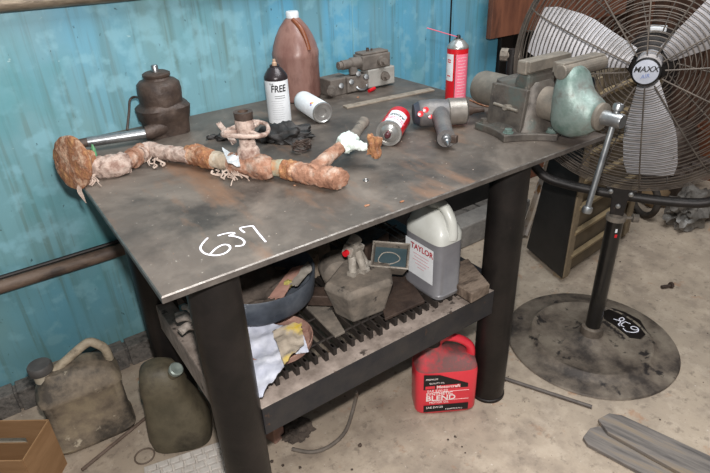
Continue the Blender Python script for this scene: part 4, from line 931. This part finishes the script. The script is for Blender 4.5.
# ================================================================= ON THE FLOOR
# red oil jug
p0_ = at(417, 416, 0); p1_ = at(475, 411, 0); ud = (p1_-p0_).normalized(); rz = math.atan2(ud.y, ud.x); wj = .215; dj = .12
ctr = (p0_+p1_)/2+Vector((-ud.y, ud.x, 0))*dj/2
rj = thing('oil_jug', (ctr.x, ctr.y, 0), 'bright red motor oil jug on the floor beneath the bench by the right leg', 'oil jug', rz=rz)
hw, hd2 = wj/2, dj/2
bm = B(); loft(bm, [(0,hw*.92,hd2*.88,0,0,5),(.006,hw*.98,hd2*.97,0,0,5),(.016,hw,hd2,0,0,5.5),(.175,hw,hd2,0,0,5.5),(.19,hw*.985,hd2*.97,0,0,5)], 56)
link('lower_body', bm, M_redpl, rj, smooth=True)
bm = B(); loft(bm, [(.19,hw*.985,hd2*.97,0,0,5),(.212,hw*.93,hd2*.85,-.0,0,4.5),(.232,hw*.72,hd2*.62,-.018,0,3.5),(.25,.045,.03,-.04,0,2.6),(.268,.026,.024,-.045,0,2),(.275,.025,.024,-.045,0,2)], 56)
link('sloped_shoulder', bm, mat('dusty_red_plastic', 'a8484a', '755250', 'cc3a44', scale=9, rough=.6, bump=.1), rj, smooth=True, ang=60)
bm = B(); sweep(bm, smooth_pts([(-.035,0,.258),(-.01,0,.292),(.03,0,.288),(.066,0,.268),(.085,0,.245),(.09,0,.215),(.088,0,.19)], 6), [.012]+[.0145]*35+[.016], 16); link('handle', bm, M_redpl, rj, smooth=True)
bm = B(); lathe(bm, [(.028,.272),(.028,.295),(.001,.297)], 24, o=(-.045,0,0)); link('cap', bm, M_black, rj, smooth=True)
fy = -hd2-.0002
def lab(name, bm, m): return link(name, bm, m, rj)
bm = B(); prism(bm, [(-.056,.104),(.066,.104),(.066,.118),(-.012,.156),(-.056,.160)], 0, .0007); on_plane(bm, (0,fy,0), (1,0,0), (0,0,1)); lab('black_label', bm, M_black)
bm = B(); quad_slab(bm, (.008,fy,.030), (1,0,0), (0,0,1), .125, .026, .0007); lab('black_label', bm, M_black)
bm = B(); quad_slab(bm, (-.038,fy-.0006,.112), (1,0,0), (0,0,1), .026, .010, .0008); quad_slab(bm, (.012,fy-.0006,.112), (1,0,0), (0,0,1), .066, .012, .0008); lab('red_name_bar', bm, M_redpl)
M_wp = mat('white_print', 'f3e6e2', bump=0)
def tx(s, size, x, z, m=M_wp, **k): 
    b2 = on_plane(text_bm(s, size, **k), (x, fy-.0012, z), (1,0,0), (0,0,1)); lab('label_lettering', b2, m)
tx('Motorcraft', .0145, .012, .112, bold=True)
tx('BLEND', .027, -.008, .069, bold=True)
tx('SYNTHETIC', .014, -.012, .086, bold=True)
tx('SAE 5W-20', .012, -.018, .098)
tx('MOTOR OIL', .010, -.012, .053)
tx('PREMIUM', .008, -.034, .142); tx('QUALITY OIL', .007, -.02, .127)
tx('SAE 5W-20', .010, -.024, .034); tx('5 QUARTS (4.73 L)', .006, .03, .024)
bm = B(); quad_slab(bm, (.02,fy,.0925), (1,0,0), (0,0,1), .10, .0008, .0009); quad_slab(bm, (.02,fy,.0595), (1,0,0), (0,0,1), .10, .0008, .0009); lab('white_rule', bm, M_wp)

for c_ in list(rj.children):
    if c_.name.split('.')[0] in ('black_label', 'red_name_bar', 'label_lettering', 'white_rule'):
        for v in c_.data.vertices: v.co.x = (v.co.x-.01)*1.25+.0; v.co.z = (v.co.z-.09)*1.2+.103
# tan jug (left, by the wall)
M_tan = mat('sooty_tan_plastic', '94866f', '7a6d5d', '453e36', scale=8, rough=.7, bump=.2, lo=.36, hi=.62, speck='b5a994', speck_amt=.64, sscale=24)
jt = thing('fluid_jug', (-.168, .775, 0), 'sooty tan plastic jug with black screw cap on the floor against the blue wall', 'jug', rz=R(-4)); jt.scale = (1.06, 1.06, 1.08)
bm = B(); loft(bm, [(0,.108,.062,0,0,5),(.008,.118,.07,0,0,5),(.02,.122,.073,0,0,5.5),(.028,.116,.069,0,0,5.5),(.195,.114,.067,0,0,5.5),(.2,.12,.071,0,0,5.5),(.215,.12,.071,0,0,5),(.222,.113,.067,0,0,5),(.25,.105,.06,0,0,4),(.275,.075,.045,-.01,0,3.2),(.285,.05,.035,-.035,0,2.8)], 56); link('bottle', bm, M_tan, jt, smooth=True, ang=45)
bm = B(); sweep(bm, smooth_pts([(-.05,0,.278),(-.01,0,.300),(.04,0,.328),(.064,0,.334),(.082,0,.318),(.098,0,.292),(.101,0,.25)], 6), .0135, 16); link('handle', bm, mat('cream_worn_plastic', '8a7c68', 'a89a84', '5c5042', scale=14, rough=.6, bump=.15), jt, smooth=True)
bm = B(); lathe(bm, [(.026,.262),(.026,.298)], 28, o=(-.082,0,0)); link('neck', bm, mat('cream_plastic', 'bdb3a0', 'a59b88', scale=14, rough=.6), jt, smooth=True)
bm = B(); lathe(bm, [(.033,.292),(.034,.294),(.034,.313),(.031,.318),(.001,.319)], 32, o=(-.082,0,0)); link('screw_cap', bm, mat('grey_black_cap', '3c3938', '5c5854', scale=8, rough=.6), jt, smooth=True)

# olive can
M_olv = mat('olive_brown_plastic', '4c4637', '5e5645', '3b352a', scale=7, rough=.6, bump=.12, speck='7a7048', speck_amt=.66, sscale=10)
c = at(182, 437, 0); jo = thing('fuel_can', (c.x, c.y+.01, 0), 'olive brown tapered plastic can between the tan jug and the left front leg', 'can', rz=R(-25))
bm = B(); loft(bm, [(0,.085,.068,.01,0,3.2),(.008,.098,.08,.01,0,3.2),(.05,.102,.083,.008,0,3.2),(.12,.094,.078,.006,0,3.2),(.18,.078,.068,-.004,0,3.2),(.22,.069,.062,-.01,0,3.2),(.23,.071,.064,-.011,0,3.2),(.27,.064,.058,-.014,0,3),(.31,.052,.046,-.018,0,2.8),(.326,.03,.03,-.02,0,2.4)], 48); link('can_body', bm, M_olv, jo, smooth=True, ang=50)
bm = B(); cyl(bm, (.02,-.02,.28), (.045,-.035,.318), .018, 24); link('spout', bm, M_olv, jo, smooth=True)
bm = B(); d_ = Vector((.023,-.015,.035)).normalized(); lathe(bm, [(.021,0),(.022,.014),(.018,.017),(.001,.013)], 24, d_, (.043,-.034,.315)); link('silver_cap', bm, mat('grey_green_cap', '7f8a84', '9aa49c', scale=20, rough=.35, metal=.3), jo, smooth=True)
bm = B(); sheet(bm, [(-.077,-.02,.275),(-.055,-.048,.278),(-.035,-.02,.318),(-.06,.005,.315)], 8, .001, 20, 1, .002); link('pale_patch', bm, mat('pale_green_plastic', '8fa09a', '7c8c86', scale=12, rough=.4), jo, smooth=True)

# cardboard box
a_ = Vector((-.283,.687,0)); u = Vector((-.81,.585,0)).normalized(); v = Vector((-.62,-.785,0)).normalized(); v = (v-u*v.dot(u)).normalized(); bw, bd_, bh = .34, .15, .2
cx_ = thing('cardboard_box', a_+u*bw/2+v*bd_/2, 'open brown cardboard box with a hand slot, on the floor at bottom left', 'box'); o_ = Vector(cx_.location)
def wall(p, q, h, slot=False):
    bm = B(); d = (q-p); n = Vector((-d.y, d.x, 0)).normalized()*.002; ln = d.length; d = d.normalized()
    segs = [(0, ln, 0, h)] if not slot else [(0, ln*.28, 0, h), (ln*.28, ln*.72, 0, h-.10), (ln*.28, ln*.72, h-.075, h), (ln*.72, ln, 0, h)]
    for s0, s1, z0, z1 in segs: prism(bm, [(p+d*s0-n)[:2], (p+d*s1-n)[:2], (p+d*s1+n)[:2], (p+d*s0+n)[:2]], z0, z1)
    return bm
c1, c2, c3, c4 = a_-o_, a_+u*bw-o_, a_+u*bw+v*bd_-o_, a_+v*bd_-o_
link('box_side', wall(c1, c2, bh, True), M_cardb, cx_); link('box_side', wall(c2, c3, bh), M_cardb, cx_); link('box_side', wall(c3, c4, bh), M_cardb, cx_); link('box_side', wall(c4, c1, bh), M_cardb, cx_)
bm = B(); prism(bm, [c1[:2], c2[:2], c3[:2], c4[:2]], .001, .004); link('box_bottom', bm, M_cardb, cx_)

# rods, ring, hose
M_rod = mat('dull_brown_rod', '5c4c40', '76655a', scale=20, rough=.7, metal=.2, bump=.2)
bm = B(); cyl(bm, at(82, 470, .006), at(148, 416, .006), .006, 12); tag(link('steel_rod', bm, M_rod, smooth=True), 'thin brown rod on the floor running in front of the tan jug', 'rod')
bm = B(); cyl(bm, at(503, 378, .007), at(592, 407, .007), .007, 12); tag(link('steel_rod', bm, mat('grey_bar', '4f4844', '6a625c', scale=20, rough=.6, metal=.3, bump=.1), smooth=True), 'dark grey rod on the floor running right from the right front leg', 'rod')
c = at(145, 457, 0); bm = B(); sweep(bm, [Vector((c.x+.031*math.cos(2*PI*i/40), c.y+.031*math.sin(2*PI*i/40), .005)) for i in range(40)], .0028, 8, closed=True); tag(link('hose_clamp', bm, mat('brown_band', '6a5c50', '7d6f62', scale=20, rough=.6, metal=.3), smooth=True), 'thin metal ring lying on the floor left of the olive can', 'ring')
bm = B(); hp_ = [at(356,392,.16), at(356,396,.08), at(352,413,.012), at(345,432,.008), at(330,446,.007), at(312,452,.007), at(292,449,.007)]; sweep(bm, smooth_pts(hp_, 6), .0065, 10); tag(link('rubber_hose', bm, mat('dusty_hose', '5f574f', '7d7369', scale=20, rough=.7), smooth=True), 'thin grey hose curving down from the shelf onto the floor', 'hose')
# grooved pale sheet
bm = B(); q = [at(x_, y_, 0) for x_, y_ in ((143,473),(212,448),(238,473),(190,520))]; o0 = at(146, 470, 0); uu = (at(214, 447, 0)-o0); vv = (at(196, 520, 0)-o0); uu = uu.normalized(); vv = (vv-uu*vv.dot(uu)).normalized()
for i in range(7):
    for j in range(5):
        p_ = o0+uu*(.020+i*.036+(.010 if j % 2 else 0))+vv*(.014+j*.027); ang = math.atan2(uu.y, uu.x); box(bm, (p_.x, p_.y, .012), (.029, .021, .014), (random.uniform(-.05,.05), random.uniform(-.05,.05), ang))
p_ = o0+uu*.12+vv*.06; box(bm, (p_.x, p_.y, .003), (.25, .14, .006), (0,0,math.atan2(uu.y, uu.x)))
tag(link('egg_crate_foam', bm, mat('pale_grey_foam', 'd0cac2', 'bab2a9', scale=20, rough=.9), bevel=.002), 'pale block-patterned sheet on the floor in front of the olive can', 'sheet')
# debris under the left end of the beam
bm = B(); c = at(275, 437, 0); box(bm, (c.x, c.y, .035), (.045, .05, .07), (0,0,.3)); tag(link('pink_brick', bm, mat('pinkish_brick', 'a88478', '92705f', scale=14, rough=.9), bevel=.004), 'pinkish brick piece on the floor just right of the left front leg', 'brick')
bm = B(); c = at(297, 433, 0); blob(bm, (c.x, c.y, .012), (.05,.045,.02), .6, 3, 4, 2, cut=.001); tag(link('dirt_pile', bm, mat('dark_dirt', '3c342e', '5b5047', scale=30, rough=.95, bump=.6), smooth=True), 'small heap of dark dirt beside the pinkish brick under the bench', 'dirt', kind='stuff')
bm = B(); c = at(345, 447, 0)
for px_, py_, r_ in ((360,446,.007),(272,462,.006),(283,466,.005),(300,468,.005),(448,440,.004),(455,437,.004),(520,330,.003),(620,262,.004),(695,296,.003),(640,247,.003),(660,420,.003),(462,447,.003),(335,300,.001),(352,470,.004)):
    c = at(px_, py_, 0); blob(bm, (c.x, c.y, r_*.6), (r_, r_, r_*.6), .4, 2, 2, px_, cut=.0005)
rg = random.Random(5)
for i in range(150):
    x_, y_ = rg.uniform(.25, 2.6), rg.uniform(-.5, 1.0)
    if (x_-1.572)**2+(y_-.03)**2 < .36**2 or (.75 < x_ < 1.0 and 0 < y_ < .3): continue
    r_ = rg.uniform(.001, .0035); blob(bm, (x_, y_, r_*.6), (r_, r_*rg.uniform(.6, 1.4), r_*.6), .4, 2, 1, i, cut=.0005)
tag(link('floor_grit', bm, mat('dark_chips', '3c332c', '5a4c42', scale=30, rough=.9)), 'scattered dark chips of grit on the concrete floor', 'grit', kind='stuff')
# bolt
c = at(667, 288, 0); bt = thing('hex_bolt', (c.x, c.y, 0), 'short dark hex bolt lying alone on the floor right of the fan pole', 'bolt', rz=R(-25))
bm = B(); cyl(bm, (-.03,0,.010), (.012,0,.010), .008, 12); link('bolt_shank', bm, M_darkcast, bt, smooth=True)
bm = B(); lathe(bm, [(.015,0),(.015,.012),(.001,.012)], 6, (1,0,0), (.012,0,.013)); link('bolt_head', bm, M_darkcast, bt)
# weathered boards bottom right
M_wb = mat('weathered_grey_board', '4f4b49', '77706a', '8a7860', scale=12, rough=.85, bump=.3, stretch=(.25,2.5,1), lo=.35, hi=.68)
for nm, pts, z0, z1, lb in (('weathered_board', [(598,419),(609,413),(622,415),(735,467),(730,500),(608,432)], .016, .030, 'upper weathered grey board with notched tip at bottom right'),
                        ('weathered_board', [(583,437),(590,428),(603,425),(612,431),(740,490),(730,520),(588,444)], .001, .015, 'lower weathered grey board with pointed tip nearest the camera at bottom right')):
    bm = B(); prism(bm, [at(x_, y_, z1)[:2] for x_, y_ in pts], z0, z1); e_ = at(720, 480, 0)-at(603, 425, 0); an = math.atan2(e_.y, e_.x); bmesh.ops.rotate(bm, verts=bm.verts, cent=(0,0,0), matrix=Matrix.Rotation(-an, 3, 'Z')); bo_ = tag(link(nm, bm, M_wb, bevel=.002), lb, 'board'); bo_.rotation_euler.z = an

# ================================================================= LIGHT
w = bpy.data.worlds.new('world'); SC.world = w; w.use_nodes = True; bg = w.node_tree.nodes['Background']; bg.inputs[0].default_value = (.93, .96, 1, 1); bg.inputs[1].default_value = .16
def light(name, typ, loc, e, size=.1, rot=None, col=(1,1,1)):
    l = bpy.data.lights.new(name, typ); l.energy = e; l.color = col; o = bpy.data.objects.new(name, l); COL.objects.link(o); o.location = loc
    if typ == 'AREA': l.size = size
    elif typ != 'SUN': l.shadow_soft_size = size
    if rot: o.rotation_euler = rot
    return o
up = CM @ Vector((0,1,0))
fl = light('camera_flash', 'SPOT', CL+up*.13, 105, .025, co.rotation_euler, (1, .97, .95)); fl.data.spot_size = R(110); fl.data.spot_blend = .6
light('overhead_fill', 'AREA', (1.2, -.3, 3.3), 75, 1.6, (0,0,0), (.95,.98,1))  # unseen soft overhead light, added to brighten the scene from above
SC.view_settings.view_transform = 'Standard'; SC.view_settings.look = 'None'; SC.view_settings.gamma = 1; SC.view_settings.use_curve_mapping = False
SC.view_settings.exposure = 0.3
